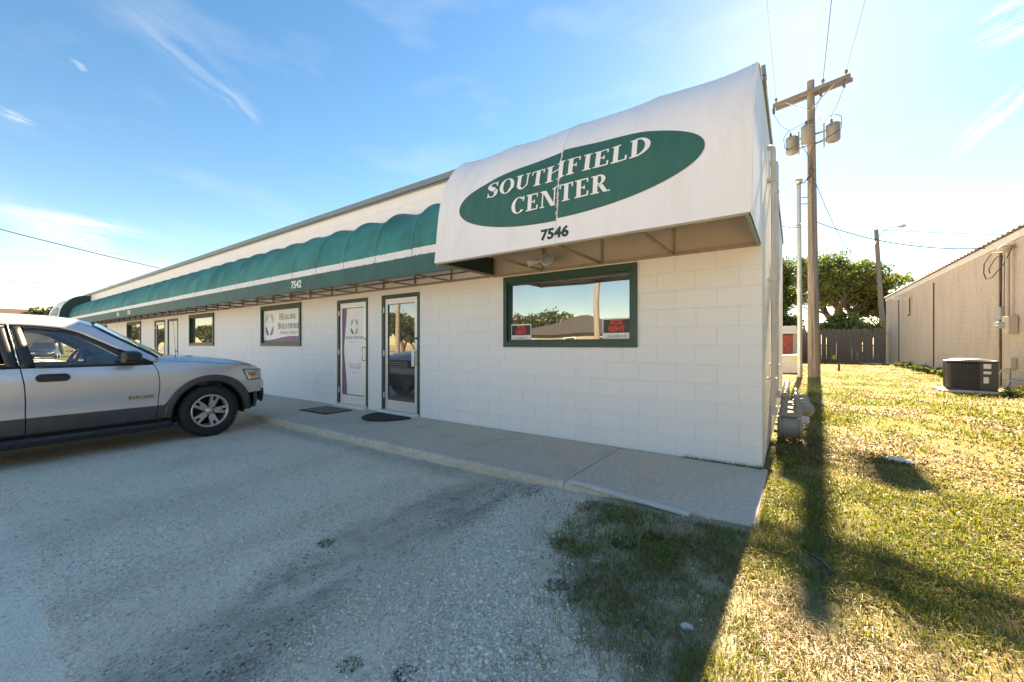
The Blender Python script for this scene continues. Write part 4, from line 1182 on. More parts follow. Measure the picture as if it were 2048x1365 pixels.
# greenhouse -------------------------------------------------------
wintop = ip([(-3.75, 1.515), (-2.85, 1.545), (-1.684, 1.541), (-1.55, 1.534), (-1.361, 1.512), (-1.228, 1.462), (-1.064, 1.362), (-.90, 1.262), (-.72, 1.165), (-.60, 1.10)])
roofl = ip([(-3.98, 1.545), (-3.7, 1.60), (-2.8, 1.635), (-1.826, 1.630), (-1.428, 1.622), (-1.206, 1.592), (-1.087, 1.545), (-.962, 1.458), (-.728, 1.300), (-.505, 1.150)])
def gw_(s, z): return CW(s, z)
def rail_fn(sgn):
    def fn(u, v):
        s = -3.95 + u * 3.42
        lo = min(wintop(s) + .012, roofl(s) - .02); hi = roofl(s) - (.012 if s > -1.05 else 0)
        z = lo + (hi - lo) * v
        return (sgn * (gw_(s, z) + .004 - .012 * v * v), s, z)
    return fn
for sgn in (1, -1):
    mb = MB(); mb.grid(rail_fn(sgn), 60, 5, True, sgn < 0); o = mb.build('roof_rail_panel', M_silver, car)
    sm = o.modifiers.new('s', 'SOLIDIFY'); sm.thickness = .03; sm.offset = -1
    # black pillars and frames
    def strip(name, fa, fb, n, m, proud=-.004):
        q = MB()
        v = []
        for i in range(n + 1):
            for (s, z) in (fa(i / n), fb(i / n)): v.append((sgn * (gw_(s, z) + proud), s, z))
        q.add(v, [(2 * i, 2 * i + 1, 2 * i + 3, 2 * i + 2) for i in range(n)], True)
        o_ = q.build(name, m, car); k_ = o_.modifiers.new('s', 'SOLIDIFY'); k_.thickness = .014; k_.offset = -1
    lz = lambda a, b, u: a + (b - a) * u
    # front door: B side, sill, top frame, front sail
    strip('door_pillar', lambda u: (seamR(lz(1.068, 1.548, u)) + .006, lz(1.068, 1.548, u)), lambda u: (lz(-1.590, -1.690, u), lz(1.068, 1.548, u)), 8, M_blackp)
    strip('window_sill', lambda u: (lz(-1.60, -.62, u), 1.064), lambda u: (lz(-1.60, -.62, u), 1.088), 8, M_blackp, -.003)
    strip('window_frame', lambda u: (lz(-1.69, -.78, u), wintop(lz(-1.69, -.78, u)) + .014), lambda u: (lz(-1.66, -.84, u), wintop(lz(-1.69, -.78, u)) - .030), 20, M_blackp, -.003)
    strip('mirror_sail', lambda u: (lz(-.90, -.62, u), 1.085), lambda u: (lz(-.90, -.62, u), max(1.09, wintop(lz(-.90, -.62, u)) + .012)), 6, M_blackp)
    strip('door_pillar', lambda u: (lz(-1.80, -1.89, u), lz(1.068, 1.55, u)), lambda u: (seamR(lz(1.068, 1.55, u)) - .006, lz(1.068, 1.55, u)), 8, M_blackp)
    strip('window_sill', lambda u: (lz(-2.74, -1.80, u), 1.064), lambda u: (lz(-2.74, -1.80, u), 1.088), 6, M_blackp, -.003)
    strip('window_frame', lambda u: (lz(-3.75, -1.80, u), wintop(lz(-3.75, -1.80, u)) + .014), lambda u: (lz(-3.75, -1.80, u), wintop(lz(-3.75, -1.80, u)) - .025), 14, M_blackp, -.003)
    strip('door_pillar', lambda u: (lz(-2.92, -2.98, u), lz(1.068, 1.55, u)), lambda u: (lz(-2.72, -2.80, u), lz(1.068, 1.55, u)), 6, M_blackp)
    strip('rear_pillar', lambda u: (lz(-3.97, -3.88, u), lz(1.066, 1.55, u)), lambda u: (lz(-3.70, -3.62, u), lz(1.066, 1.55, u)), 6, M_silver)
    # glass
    def pane_(name, s0, s1, m, sL=None):
        q = MB(); n = 18; v = []
        for i in range(n + 1):
            s = lz(s0, s1, i / n); zt = max(1.09, wintop(s) - .02)
            for k in range(5):
                z = lz(1.08, zt, k / 4); v.append((sgn * (gw_(s, z) - .012), s, z))
        q.add(v, [(5 * i + k, 5 * i + k + 1, 5 * i + k + 6, 5 * i + k + 5) for i in range(n) for k in range(4)], True)
        q.build(name, m, car)
    pane_('window_glass', -1.66, -.86, G_car)
    pane_('window_glass', -2.74, -1.84, G_dark)
    pane_('window_glass', -3.66, -2.94, G_dark)
    # chrome edge line of the pillars, handle, mirror
    mb = MB(); mb.tube([(sgn * (CW(-1.6, z) + .001), seamR(z) - .0, z) for z in (1.10, 1.25, 1.4, 1.56)], .004, 5); mb.build('pillar_seal', M_chrome, car)
    for hs in (-1.47, -2.52):
        mb = MB()
        for i in range(2):
            pass
        ring = []
        L_, R_ = .135, .046
        pts = [(L_ - R_ + R_ * math.cos(a), R_ * math.sin(a)) for a in [math.pi * (k / 8 - .5) for k in range(9)]] + [(-L_ + R_ + R_ * math.cos(a), R_ * math.sin(a)) for a in [math.pi * (k / 8 + .5) for k in range(9)]]
        n = len(pts)
        A = [(sgn * (CW(hs, .95) + .002), hs + p, .955 + q) for p, q in pts]; B_ = [(sgn * (CW(hs, .95) + .022), hs + p * .96, .955 + q * .8) for p, q in pts]
        mb.add(A + B_, [(i, (i + 1) % n, n + (i + 1) % n, n + i) for i in range(n)], True); mb.add(B_, [tuple(range(n))])
        h = mb.build('door_handle', M_blackp, car)
        mb = MB(); xx = CW(hs, .96) + .0225; mb.box(min(sgn * xx, sgn * (xx + .004)), max(sgn * xx, sgn * (xx + .004)), hs - .05, hs + .10, .972, .982); mb.build('grip_recess', M_black, h)
    mb = MB()
    def mir(u, v):
        a = u * 2 * math.pi
        x = .90 + .22 * v; k = (1 - .25 * v) * (1 if v < .97 else .6)
        return (sgn * x, -.80 + (.085 * k) * math.copysign(abs(math.cos(a)) ** .6, math.cos(a)) - .05 * v + (.035 * v if math.cos(a) > 0 else 0), 1.165 + .080 * k * math.copysign(abs(math.sin(a)) ** .55, math.sin(a)) + (.01))
    mb.grid(mir, 24, 8, True, sgn < 0); mb.add([mir(i / 24, 1) for i in range(24)], [tuple(range(24))]); mr_ = mb.build('wing_mirror', M_blackp, car)
    mb = MB(); mb.obox((sgn * 1.02, -.905, 1.17), (1, 0, 0), (0, 1, 0), (0, 0, 1), .085, .004, .06); mb.build('mirror_glass', M_dash, mr_)
    mb = MB(); mb.bar((sgn * .86, -.80, 1.13), (sgn * .93, -.80, 1.15), .07, .05); mb.build('mirror_foot', M_blackp, mr_)
    # running board
    mb = MB()
    sec = [(.80, .30), (.93, .318), (.985, .305), (1.0, .275), (.985, .225), (.93, .205), (.80, .215)]
    st = [(-2.38, .80), (-2.34, 1), (-2.2, 1), (-.55, 1), (-.43, .98), (-.395, .80)]
    v = [(sgn * (.78 + (x - .78) * k * .93), s, .26 + (z - .26) * k) for s, k in st for x, z in sec]; n = len(sec)
    mb.add(v, [(i * n + k, i * n + (k + 1) % n, (i + 1) * n + (k + 1) % n, (i + 1) * n + k) for i in range(len(st) - 1) for k in range(n)])
    mb.add(v[:n], [tuple(range(n))]); mb.add(v[-n:], [tuple(range(n))])
    mb.build('running_board', M_blackp, car)
    # tail lamp, badge
    mb = MB(); mb.grid(lambda u, v: (sgn * (CW(-3.8 - .2 * u, .85 + .35 * v) + .006), -3.82 - .17 * u, .85 + .38 * v), 4, 6, True, sgn > 0); mb.build('tail_lamp', M_redplastic, car)
    mb = MB(); xx = CW(-.71, .66) + .004
    mb.box(min(sgn * (xx - .02), sgn * (xx + .004)), max(sgn * (xx - .02), sgn * (xx + .004)), -.840, -.582, .636, .678); bd = mb.build('badge', M_chrome, car)
    mb = MB(); text_on(mb, 'EXPLORER', .050, lambda a, b: (sgn * (xx + .0055), -.711 + sgn * a * 1.02, .640 + b), bold=.0008, shear=.25); mb.build('badge_lettering', M_ink, bd)
# roof, windscreen, rear glass, tailgate
mb = MB()
def roof(u, v):
    t_ = u * 2 - 1; s = -3.93 + v * (3.93 - 1.11)
    z = roofl(s); w = gw_(s, z) - .008
    return (t_ * w, s + (.05 * (1 - t_ * t_) if v > .9 else 0) * (v - .9) * 10, z + .075 * (1 - abs(t_) ** 2.6))
mb.grid(roof, 26, 26, True); mb.build('roof', M_silver, car)
def screen(u, v, d=0.0):
    t_ = u * 2 - 1; s = -.515 + v * (-1.112 + .515); z = roofl(s)
    w = gw_(s, z) - .03
    return (t_ * w, s + (.25 - .12 * v) * (1 - t_ * t_) + d, z + .008 + (.03 + .04 * v) * (1 - t_ * t_))
mb = MB(); mb.grid(screen, 20, 12, True); mb.build('windscreen', G_screen, car)
mb = MB(); mb.tube([screen(0.0, k / 8) for k in range(9)], .016, 6); mb.tube([screen(1.0, k / 8) for k in range(9)], .016, 6); mb.build('windscreen_seal', M_blackp, car)
mb = MB(); mb.bar((.25, -.50, 1.185), (.72, -.545, 1.175), .02, .012); mb.bar((-.5, -.46, 1.185), (.1, -.44, 1.195), .02, .012); mb.build('wiper', M_blackp, car)
mb = MB(); mb.grid(lambda u, v: ((u * 2 - 1) * (.84 - .04 * v), -3.99 - .03 * (1 - (u * 2 - 1) ** 2), .55 + v * .52), 10, 6, True, False); mb.build('tailgate', M_silver, car)
mb = MB(); mb.grid(lambda u, v: ((u * 2 - 1) * (.80 - .15 * v), -3.985 + .09 * v - .03 * (1 - (u * 2 - 1) ** 2), 1.07 + v * .48), 10, 6, True, False); mb.build('rear_glass', G_dark, car)
mb = MB(); mb.bbox(-.86, .86, -4.06, -3.9, .40, .60, .03); mb.build('rear_bumper', M_clad, car)
mb = MB(); mb.tube([(.80, -.31, 1.10), (.80, -.315, 1.115)], .012, 8); mb.tube([(.80, -.315, 1.11), (.805, -.345, 1.665)], [.0035, .0018], 5); mb.build('antenna', M_blackp, car)
mb = MB(); mb.bbox(-.70, .70, -3.9, .72, .30, .62, .03); mb.bbox(-.86, .86, -2.32, -.47, .30, .70, .02); mb.bbox(-.80, .80, -.50, .60, .82, .98, .02); mb.build('chassis', M_black, car)
# cabin
mb = MB(); mb.bbox(-.78, .78, -.86, -.52, .80, 1.115, .05); mb.bbox(-.60, -.20, -.93, -.70, 1.06, 1.17, .03); mb.build('dashboard', M_dash, car)
mb = MB(); mb.box(-.8, .8, -3.8, -.9, .62, .70); mb.build('cabin_floor', M_dash, car)
for sx_ in (-.40, .40):
    mb = MB(); mb.bbox(sx_ - .24, sx_ + .24, -1.95, -1.40, .70, .92, .05); mb.obox((sx_, -1.98, 1.16), (1, 0, 0), (0, .96, .28), (0, -.28, .96), .23, .07, .32)
    mb.obox((sx_, -2.09, 1.54), (1, 0, 0), (0, .98, .2), (0, -.2, .98), .12, .045, .08); mb.build('seat', M_dash, car)
mb = MB(); c_ = Vector((-.40, -1.10, 1.10)); ax_ = Vector((0, -.90, .42)).normalized(); u_ = Vector((1, 0, 0)); v_ = ax_.cross(u_)
mb.tube([c_ + (u_ * math.cos(a) + v_ * math.sin(a)) * .19 for a in [2 * math.pi * k / 28 for k in range(29)]], .016, 7, False)
for a in (0.3, 2.85, 4.7): mb.bar(c_, c_ + (u_ * math.cos(a) + v_ * math.sin(a)) * .19, .035, .015)
mb.bar(c_, c_ + Vector((0, .3, -.12)), .05); mb.build('steering_wheel', M_blackp, car)
# wheels
def wheel_parts(parent, xo, s, sgn):
    w = bpy.data.objects.new('wheel', None)
    Mx = X4((sgn * xo, s, AZ), 0, math.radians(90 * sgn), 0)
    prof = [(.235, -.235), (.30, -.24), (.345, -.225), (.366, -.19), (.371, -.12), (.366, -.045), (.350, -.012), (.318, .003), (.27, .0), (.238, -.012), (.230, -.03)]
    t_ = MB(); t_.lathe(prof, 56, Mx, caps=False); tyre = t_.build('wheel', M_black, parent)
    t_ = MB()
    for k in range(64):
        for row in (0, 1):
            a = 2 * math.pi * (k + .5 * row) / 64; r = .363
            c_ = Mx @ Vector((r * math.cos(a), r * math.sin(a), -.030 - .050 * row)); rd = (Mx.to_3x3() @ Vector((math.cos(a), math.sin(a), 0))); ax = Mx.to_3x3() @ Vector((0, 0, 1))
            t_.obox(c_, rd, ax, rd.cross(ax), .0105, .020, .0115)
    t_.build('tread', M_black, tyre)
    t_ = MB(); t_.lathe([(.228, -.20), (.212, -.19), (.205, -.03), (.216, -.006), (.232, -.002), (.238, -.010)], 48, Mx, caps=False); t_.build('rim', M_rim, tyre)
    t_ = MB(); t_.lathe([(.0, -.12), (.15, -.12), (.205, -.16)], 32, Mx, caps=False); t_.build('brake_disc', M_black, tyre)
    t_ = MB()
    for k in range(5):
        a = 2 * math.pi * k / 5 + math.radians(90 if sgn > 0 else 90)
        R3 = Matrix.Rotation(a, 4, 'Z')
        def pt(r, q, h): return Mx @ (R3 @ Vector((r, q, h)))
        # two-pronged spoke: a solid inner half and a slot near the rim
        out = [(.045, -.040), (.045, .040), (.15, .047), (.208, .056), (.208, .018), (.160, .017), (.160, -.017), (.208, -.018), (.208, -.056), (.15, -.047)]
        for sub in ([(.03, -.036), (.13, -.045), (.13, .045), (.03, .036)], [(.13, .0155), (.21, .018), (.21, .058), (.13, .045)], [(.13, -.045), (.21, -.058), (.21, -.018), (.13, -.0155)], [(.13, -.0155), (.155, -.0155), (.155, .0155), (.13, .0155)]):
            n = len(sub); hh = lambda r: -.012 - .022 * (1 - r / .21)
            top = [pt(r, q, hh(r)) for r, q in sub]; bot = [pt(r, q * 1.05, hh(r) - .03) for r, q in sub]
            t_.add(top + bot, [tuple(range(n))] + [(i, (i + 1) % n, n + (i + 1) % n, n + i) for i in range(n)])
    t_.build('spokes', M_rim, tyre)
    t_ = MB(); t_.lathe([(.062, -.045), (.058, -.028), (.04, -.024), (.034, -.012), (.0, -.008)], 24, Mx, caps=False); t_.build('hub_cap', M_rim, tyre)
    t_ = MB()
    for k in range(5):
        a = 2 * math.pi * (k + .5) / 5 + math.radians(90)
        t_.lathe([(.012, -.04), (.012, -.018), (.0, -.016)], 8, Mx @ Matrix.Translation(Vector((.068 * math.cos(a), .068 * math.sin(a), 0))))
    t_.build('lug_nuts', M_ink, tyre)
    bpy.data.objects.remove(w)
for s in (AX, RB):
    for sgn in (1, -1): wheel_parts(car, .905, s, sgn)

# ------------------------------------------------------------------ pipes and gas meters on the side wall
def cond(label, y, z0, z1, r, hook):
    t = thing('wall_conduit', label, 'pipe', (0.0, y, 0.0), 0, 'conduits on the side wall')
    m_ = MB(); path = [(.06, 0, z0), (.06, 0, z1 - .05), (.055, 0, z1 - .015), (.03, 0, z1), (-.03, 0, z1)] if hook else [(.06, 0, z0), (.06, 0, z1)]
    m_.tube(path, r, 10); m_.build('pipe', M_pipe, t)
    for z in (z0 + .4, (z0 + z1) / 2, z1 - .4):
        m_ = MB(); m_.box(.002, .062 + r + .003, -r - .012, r + .012, z, z + .03); m_.build('strap', M_pipe, t)
    m_ = MB(); m_.tube([(.06, 0, z0), (.06, 0, z0 + .10)], r + .012, 10); m_.build('coupling', M_pipe, t)
cond('near vertical painted pipe on the side wall beside the gas meters', .86, .42, 3.52, .028, True)
cond('second vertical painted pipe further along the side wall', 1.55, .55, 3.60, .036, True)

def gas_meter(loc, s, label):
    t = thing('gas_meter', label, 'gas meter', loc, 0, 'gas meters on the side wall')
    m_ = MB()                                    # two-chamber body: front shell + rear shell + flanges
    Mx = X4((.20, 0, .20), 0, math.radians(90), 0)
    m_.lathe([(.0, -.135), (.10, -.135), (.135, -.11), (.145, -.06), (.145, .06), (.135, .11), (.10, .135), (.0, .135)], 24, Mx); m_.build('body', M_gas, t)
    for y in (-.105, .105):
        m_ = MB(); m_.lathe([(.150, -.014), (.160, -.010), (.160, .010), (.150, .014)], 24, X4((.20 + y, 0, .20), 0, math.radians(90))); m_.build('flange', M_gas, t)
    m_ = MB(); m_.bbox(.07, .33, -.10, .10, .325, .385, .015); m_.build('top_case', M_gas, t)
    m_ = MB(); m_.bbox(.27, .40, -.10, -.0, .26, .345, .018); m_.build('index_box', M_pipe, t)
    for x in (.12, .27):
        m_ = MB(); m_.tube([(x, 0, .385), (x, 0, .43)], .036, 10); m_.tube([(x, 0, .43), (x, 0, .56)], .022, 8); m_.tube([(x, 0, .47), (x, 0, .50)], .034, 8); m_.build('riser', M_gas, t)
    m_ = MB(); m_.tube([(.12, 0, .56), (.12, .02, .585), (.12, .12, .59), (.12, .42, .59)], .028, 10); m_.build('elbow', M_gas, t)
    m_ = MB(); m_.tube([(.27, 0, .56), (.27, .03, .58), (.27, .16, .58)], .022, 8); m_.build('elbow', M_gas, t)
    rg = MB(); rg.lathe([(.0, -.035), (.07, -.035), (.10, -.012), (.105, -.006), (.105, .006), (.10, .012), (.06, .03), (.045, .07), (.0, .075)], 24, X4((.36, .22, .40), math.radians(90), 0, math.radians(20))); rg.build('regulator', M_gas, t)
    m_ = MB(); m_.tube([(.27, .16, .58), (.30, .20, .50), (.33, .22, .42)], .018, 8); m_.build('regulator_pipe', M_gas, t)
    m_ = MB(); m_.tube([(.10, .0, .12), (.02, .0, .12)], .02, 8); m_.build('bracket', M_gas, t)
    t.scale = (s, s, s)
gas_meter((.015, 1.62, -.02), 1.0, 'nearest grey gas meter with round regulator by the building corner')
gas_meter((.015, 2.25, -.02), .95, 'second grey gas meter in the row along the side wall')
gas_meter((.015, 2.90, -.02), .95, 'third grey gas meter in the row along the side wall')
mp_ = MB(); mp_.tube([(.16, 1.45, .60), (.16, 3.9, .60)], .030, 10)
for y in (1.6, 1.95, 2.25, 2.6, 2.9, 3.3): mp_.tube([(.16, y, .60), (.16, y + .06, .60)], .042, 10)
mp_.tube([(.16, 3.9, .60), (.16, 3.93, .57), (.16, 3.93, -.1)], .03, 8)
tag(mp_.build('gas_manifold', M_gas), 'grey gas manifold pipe running above the meters along the wall', 'pipe')

# ------------------------------------------------------------------ utility pole with transformers
PX, PY = 0.87, 14.65
PZ = -.06
up = thing('utility_pole', 'tall leaning wooden utility pole with crossarm and three grey transformers', 'utility pole', (PX, PY, PZ))
lean = lambda z: (-.0095 * z, 0.0)
P = lambda z: Vector((lean(z)[0], lean(z)[1], z))
m_ = MB(); m_.tube([P(z) for z in (-.3, 0, .6, 3, 6, 9, 11.45)], [.21, .205, .198, .175, .155, .135, .118], 18); m_.build('shaft', M_pole, up)
m_ = MB()
for z0, z1, a in ((.1, 2.6, -1.9), (1.2, 4.3, -1.35), (4, 7.5, -1.6)):
    m_.tube([P(z0) + Vector((.2 * math.cos(a), .2 * math.sin(a), 0)) * (1 - z0 * .035), P((z0 + z1) / 2) + Vector((.2 * math.cos(a + .1), .2 * math.sin(a + .1), 0)) * (1 - (z0 + z1) * .0175), P(z1) + Vector((.2 * math.cos(a + .03), .2 * math.sin(a + .03), 0)) * (1 - z1 * .035)], [.003, .012, .002], 4)
m_.build('check_crack', M_ink, up)
ca_, sa_ = math.cos(math.radians(-14.8)), math.sin(math.radians(-14.8))
A = lambda d, z, o=0.0: P(z) * 1.0 + Vector((ca_ * d - sa_ * o * -1 * -1, sa_ * d + ca_ * o, 0))
AZ_ = 10.98
m_ = MB(); m_.bar(A(-1.22, AZ_, -.17), A(1.22, AZ_, -.17), .10, .13); m_.build('crossarm', M_arm, up)
m_ = MB(); m_.bar(A(-1.22, AZ_, .17), A(1.22, AZ_, .17), .10, .13); m_.build('crossarm', M_arm, up)
for d in (-.78, .78):
    m_ = MB(); m_.bar(A(d, AZ_ - .07, -.19), A(0.0, AZ_ - .72, -.15), .045, .02); m_.build('brace', M_galv, up)
for d in (-1.12, .42, 1.10):
    m_ = MB(); m_.lathe([(.0, .0), (.02, .0), (.02, .08), (.055, .09), (.06, .12), (.04, .14), (.05, .17), (.03, .20), (.0, .21)], 12, X4(A(d, AZ_ + .065, -.17))); m_.build('insulator', M_porc, up)
    m_ = MB(); b0 = A(d - .05, AZ_ - .07, -.19)
    m_.tube([b0, b0 + Vector((-.02, -.05, -.16)), b0 + Vector((.0, -.10, -.34))], [.03, .045, .03], 8); m_.tube([b0 + Vector((-.06, -.06, -.05)), b0 + Vector((-.05, -.12, -.33))], .018, 6); m_.build('fuse_cutout', M_porc, up)
for d, o in ((-.62, -.05), (-.03, -.36), (.68, -.05)):
    z0 = 8.98 if abs(d) < .1 else 8.86
    c0 = A(d, z0, o); 
    m_ = MB(); m_.lathe([(.0, .0), (.19, .0), (.215, .03), (.215, .56), (.225, .575), (.225, .60), (.20, .63), (.0, .66)], 24, X4(c0)); tr_ = m_.build('transformer', M_trafo, up)
    m_ = MB(); m_.lathe([(.03, .0), (.05, .03), (.03, .06), (.05, .09), (.03, .12), (.045, .15), (.02, .20), (.0, .22)], 10, X4(c0 + Vector((-.05, 0, .64)))); m_.build('bushing', M_porc, tr_)
    for q in (-.1, .1):
        m_ = MB(); m_.lathe([(.02, .0), (.03, .02), (.02, .08), (.0, .09)], 8, X4(c0 + Vector((q, -.21, .50)), math.radians(90))); m_.build('bushing', M_porc, tr_)
for z in (9.0, 9.36):
    m_ = MB(); m_.bar(A(-.5, z, .0), A(.5, z, .0), .06, .05); m_.build('hanger', M_galv, up)
for d in (-.40, .40):
    m_ = MB(); m_.bar(A(d, 8.75, -.02), A(d, 9.65, -.02), .05, .05); m_.build('hanger', M_galv, up)
def sagline(a, b, sag, n=14):
    a, b = Vector(a), Vector(b)
    return [a.lerp(b, i / n) - Vector((0, 0, sag * 4 * (i / n) * (1 - i / n))) for i in range(n + 1)]
m_ = MB(); m_.tube([A(-.83, 9.1, -.2), A(-.86, 9.5, -.2), A(-.7, 9.66, -.3), A(.0, 9.72, -.5), A(.8, 9.72, -.3), A(.95, 9.62, -.2), A(.96, 9.2, -.2), A(.8, 9.05, -.25), A(.2, 8.85, -.35), A(0, 8.6, -.2), A(.05, 7.9, -.17)], .012, 6); m_.tube([A(-.83, 9.1, -.2), A(-.7, 8.95, -.3), A(-.2, 8.95, -.5), A(-.05, 8.5, -.2), A(-.04, 7.8, -.17)], .012, 6); m_.build('secondary_lead', M_wire, up)
for d, t_ in ((-1.17, -.67), (.37, -.08), (1.05, .63)):
    m_ = MB(); m_.tube([A(d, AZ_ - .42, -.29), A((d + t_) / 2, 10.0, -.3), A(t_, 9.75, -.1)], .008, 5); m_.build('jumper', M_wire, up)
m_ = MB(); m_.tube([P(.3) + Vector((.05, -.2, 0)), P(3) + Vector((.04, -.176, 0)), P(8.8) + Vector((.03, -.145, 0))], .014, 6); m_.build('ground_wire_moulding', M_arm, up)
m_ = MB(); m_.tube([A(-.05, 8.1, -.17), A(.12, 7.9, -.2), A(-.1, 7.6, -.25), A(.18, 7.35, -.2), A(.02, 7.1, -.2), A(.14, 7.5, -.3), A(-.05, 8.0, -.2)], .011, 6); m_.build('slack_loop', M_wire, up)

cr_ = thing('riser_conduit', 'white steel riser conduit standing close beside the utility pole', 'pipe', (PX - .45, PY - .28, PZ))
m_ = MB(); m_.tube([(.0, 0, -.2), (0.0, 0, 2.0), (-.04, 0, 7.55)], [.085, .085, .075], 14); m_.build('pipe', M_galv, cr_)
m_ = MB(); m_.lathe([(.08, -.04), (.10, 0), (.14, .06), (.13, .12), (.06, .17), (.0, .18)], 14, X4((-.04, -.0, 7.52), math.radians(14))); m_.build('weather_head', M_galv, cr_)
for z in (.45, 2.9, 3.25, 6.7, 6.95):
    m_ = MB(); m_.bar((.05, .02, z), (.30, .16, z), .03, .04); m_.build('standoff', M_galv, cr_)
for k in range(3):
    m_ = MB(); m_.tube([(-.06 + .05 * k, -.05, 7.58), (-.1 + .1 * k, -.12, 7.42), (.15 + .06 * k, .0, 7.5 + .1 * k), (.34, .15, 7.75)], .011, 5); m_.build('service_lead', M_wire, cr_)

def cable(pts, r, label, cat='cable', m=M_wire):
    m_ = MB(); m_.tube(pts, r, 5); o = m_.build('overhead_cable', m); return tag(o, label, cat, 'overhead cables')
W3 = lambda v: (v.x + PX, v.y + PY, v.z + PZ)
cable(sagline(W3(A(-1.12, 11.2, -.17)), (-.5, -34, 11.2), .5), .005, 'thin overhead cable rising from the left end of the crossarm')
cable(sagline(W3(A(.42, 11.2, -.17)), (1.0, -34, 11.2), .4), .010, 'thick overhead cable rising straight above the pole top')
cable(sagline(W3(A(1.10, 11.2, -.17)), (3.2, -34, 11.2), .5), .005, 'thin overhead cable rising from the right end of the crossarm')
cable(sagline(W3(P(5.95) + Vector((.15, -.1, 0))), (5.40, 15.1, 4.40), .32), .016, 'black service cable from the pole to the beige building roof')
cable(sagline(W3(P(7.4) + Vector((.13, -.1, 0))), (6.3, 43.6, 10.8), 2.3), .013, 'slack cable drooping from the pole toward the distant street light')
cable(sagline(W3(P(6.05) + Vector((-.15, -.1, 0))), (-.6, 7.0, 4.05), .10), .012, 'upper cable from the pole to the white building roof')
cable(sagline(W3(P(5.85) + Vector((-.15, -.1, 0))), (-.6, 5.6, 4.02), .10), .012, 'lower cable from the pole to the white building roof')
cable(sagline((6.4, 43.6, 11.5), (22, 40.3, 8.0), .3), .022, 'bundled cable running right from the distant street light')
cable(sagline((-20.8, .5, 4.33), (-23.8, -15, 8.6), .42), .014, 'dark cable sloping down to the far roof edge')
for k, (z0, z1) in enumerate(((11.3, 12.9), (9.95, 11.2), (8.85, 9.9))):
    cable(sagline((-105, 1.5, z0 + .25), (-103, 28, z1 + .4), .1), .035, ('highest', 'middle', 'lowest')[k] + ' of the three faint distant cables at the far left')

# ------------------------------------------------------------------ street light behind the beige building
sl = thing('street_light', 'wooden street light pole with short arm behind the beige building', 'street light', (6.85, 43.7, -.05))
m_ = MB(); m_.tube([(0, 0, -.2), (-.3, 0, 5), (-.62, 0, 11.6)], [.22, .19, .15], 12); m_.build('shaft', M_arm, sl)
m_ = MB(); m_.tube([(-.55, 0, 10.8), (-.2, -.1, 11.35), (.3, -.15, 11.6), (.8, -.2, 11.62)], .035, 7); m_.build('arm', M_galv, sl)
m_ = MB(); m_.lathe([(.0, -.30), (.06, -.28), (.12, -.1), (.15, .12), (.10, .26), (.0, .30)], 12, X4((1.0, -.22, 11.6), 0, math.radians(90))); m_.build('luminaire', M_galv, sl)

# ------------------------------------------------------------------ beige block building on the right
RX = 5.42
bb = thing('beige_building', 'long beige painted block building with corrugated roof edge and brown streaks', 'building', (RX, 0, 0))
Y0, Y1, RZ = -14.0, 33.0, 4.42
wm = MB(); wm.box(.0055, 12, Y0, Y1, -.3, RZ); rw = wm.build('wall', M_beigem, bb)
def rblock_mesh(w, h):
    key = ('r', round(w, 3), round(h, 3))
    if key not in MESHC:
        t_ = MB(); add_block(t_, (0, 0, 0), (0, -1, 0), (-1, 0, 0), w, h, .005, .006, .0045)
        q = bpy.data.meshes.new('block'); q.from_pydata(t_.v, [], t_.f); q.update(); q.materials.append(M_beige); MESHC[key] = q
    return MESHC[key]
rc = []
for c in range(int(math.ceil((RZ + .08) / CH))):
    z0 = -.08 + c * CH; z1 = min(z0 + CH, RZ)
    y = 4.0 + (BW / 2 if c % 2 else 0)
    while y < Y1 - .05:
        e = min(y + BW, Y1)
        if z1 - z0 > .03 and e - y > .05: rc.append((y, e, z0, z1))
        y = e
rc.sort(key=lambda r: abs((r[0] + r[1]) / 2 - 12.6) + (0 if r[0] > 8.6 else 100))
for r in rc[:200]:
    o = bpy.data.objects.new('block', rblock_mesh(r[1] - r[0], r[3] - r[2])); link(o, rw); o.location = (0, (r[0] + r[1]) / 2, (r[2] + r[3]) / 2)
rr = MB()
for r in rc[200:]: add_block(rr, (0, (r[0] + r[1]) / 2, (r[2] + r[3]) / 2), (0, -1, 0), (-1, 0, 0), r[1] - r[0], r[3] - r[2], .005, .006, .0045)
tag(rr.build('blocks', M_beige, bb), kind='stuff')
m_ = MB(); m_.box(-.035, .0045, Y0, Y1, RZ - .20, RZ + .02); m_.build('eaves_board', M_pipe, bb)
m_ = MB(); n = 340
prof_ = []
for i in range(n + 1):
    y = 2 + (Y1 - 2 + .1) * i / n; k = i % 4; prof_.append((y, RZ + .05 + (.045 if k in (1, 2) else 0)))
m_.add([(-.11, y, z) for y, z in prof_] + [(6, y, z + .7) for y, z in prof_], [(i, i + 1, n + 2 + i, n + 1 + i) for i in range(n)])
o = m_.build('corrugated_roof', M_corr, bb); sm = o.modifiers.new('s', 'SOLIDIFY'); sm.thickness = .02; sm.offset = 1
for y, h_ in ((13.95, 4.05), (21.2, 4.03), (28.7, 3.95)):
    m_ = MB(); m_.box(-.035, -.002, y - .05, y + .05, -.1, h_); m_.build('rusty_strip', M_rust, bb)
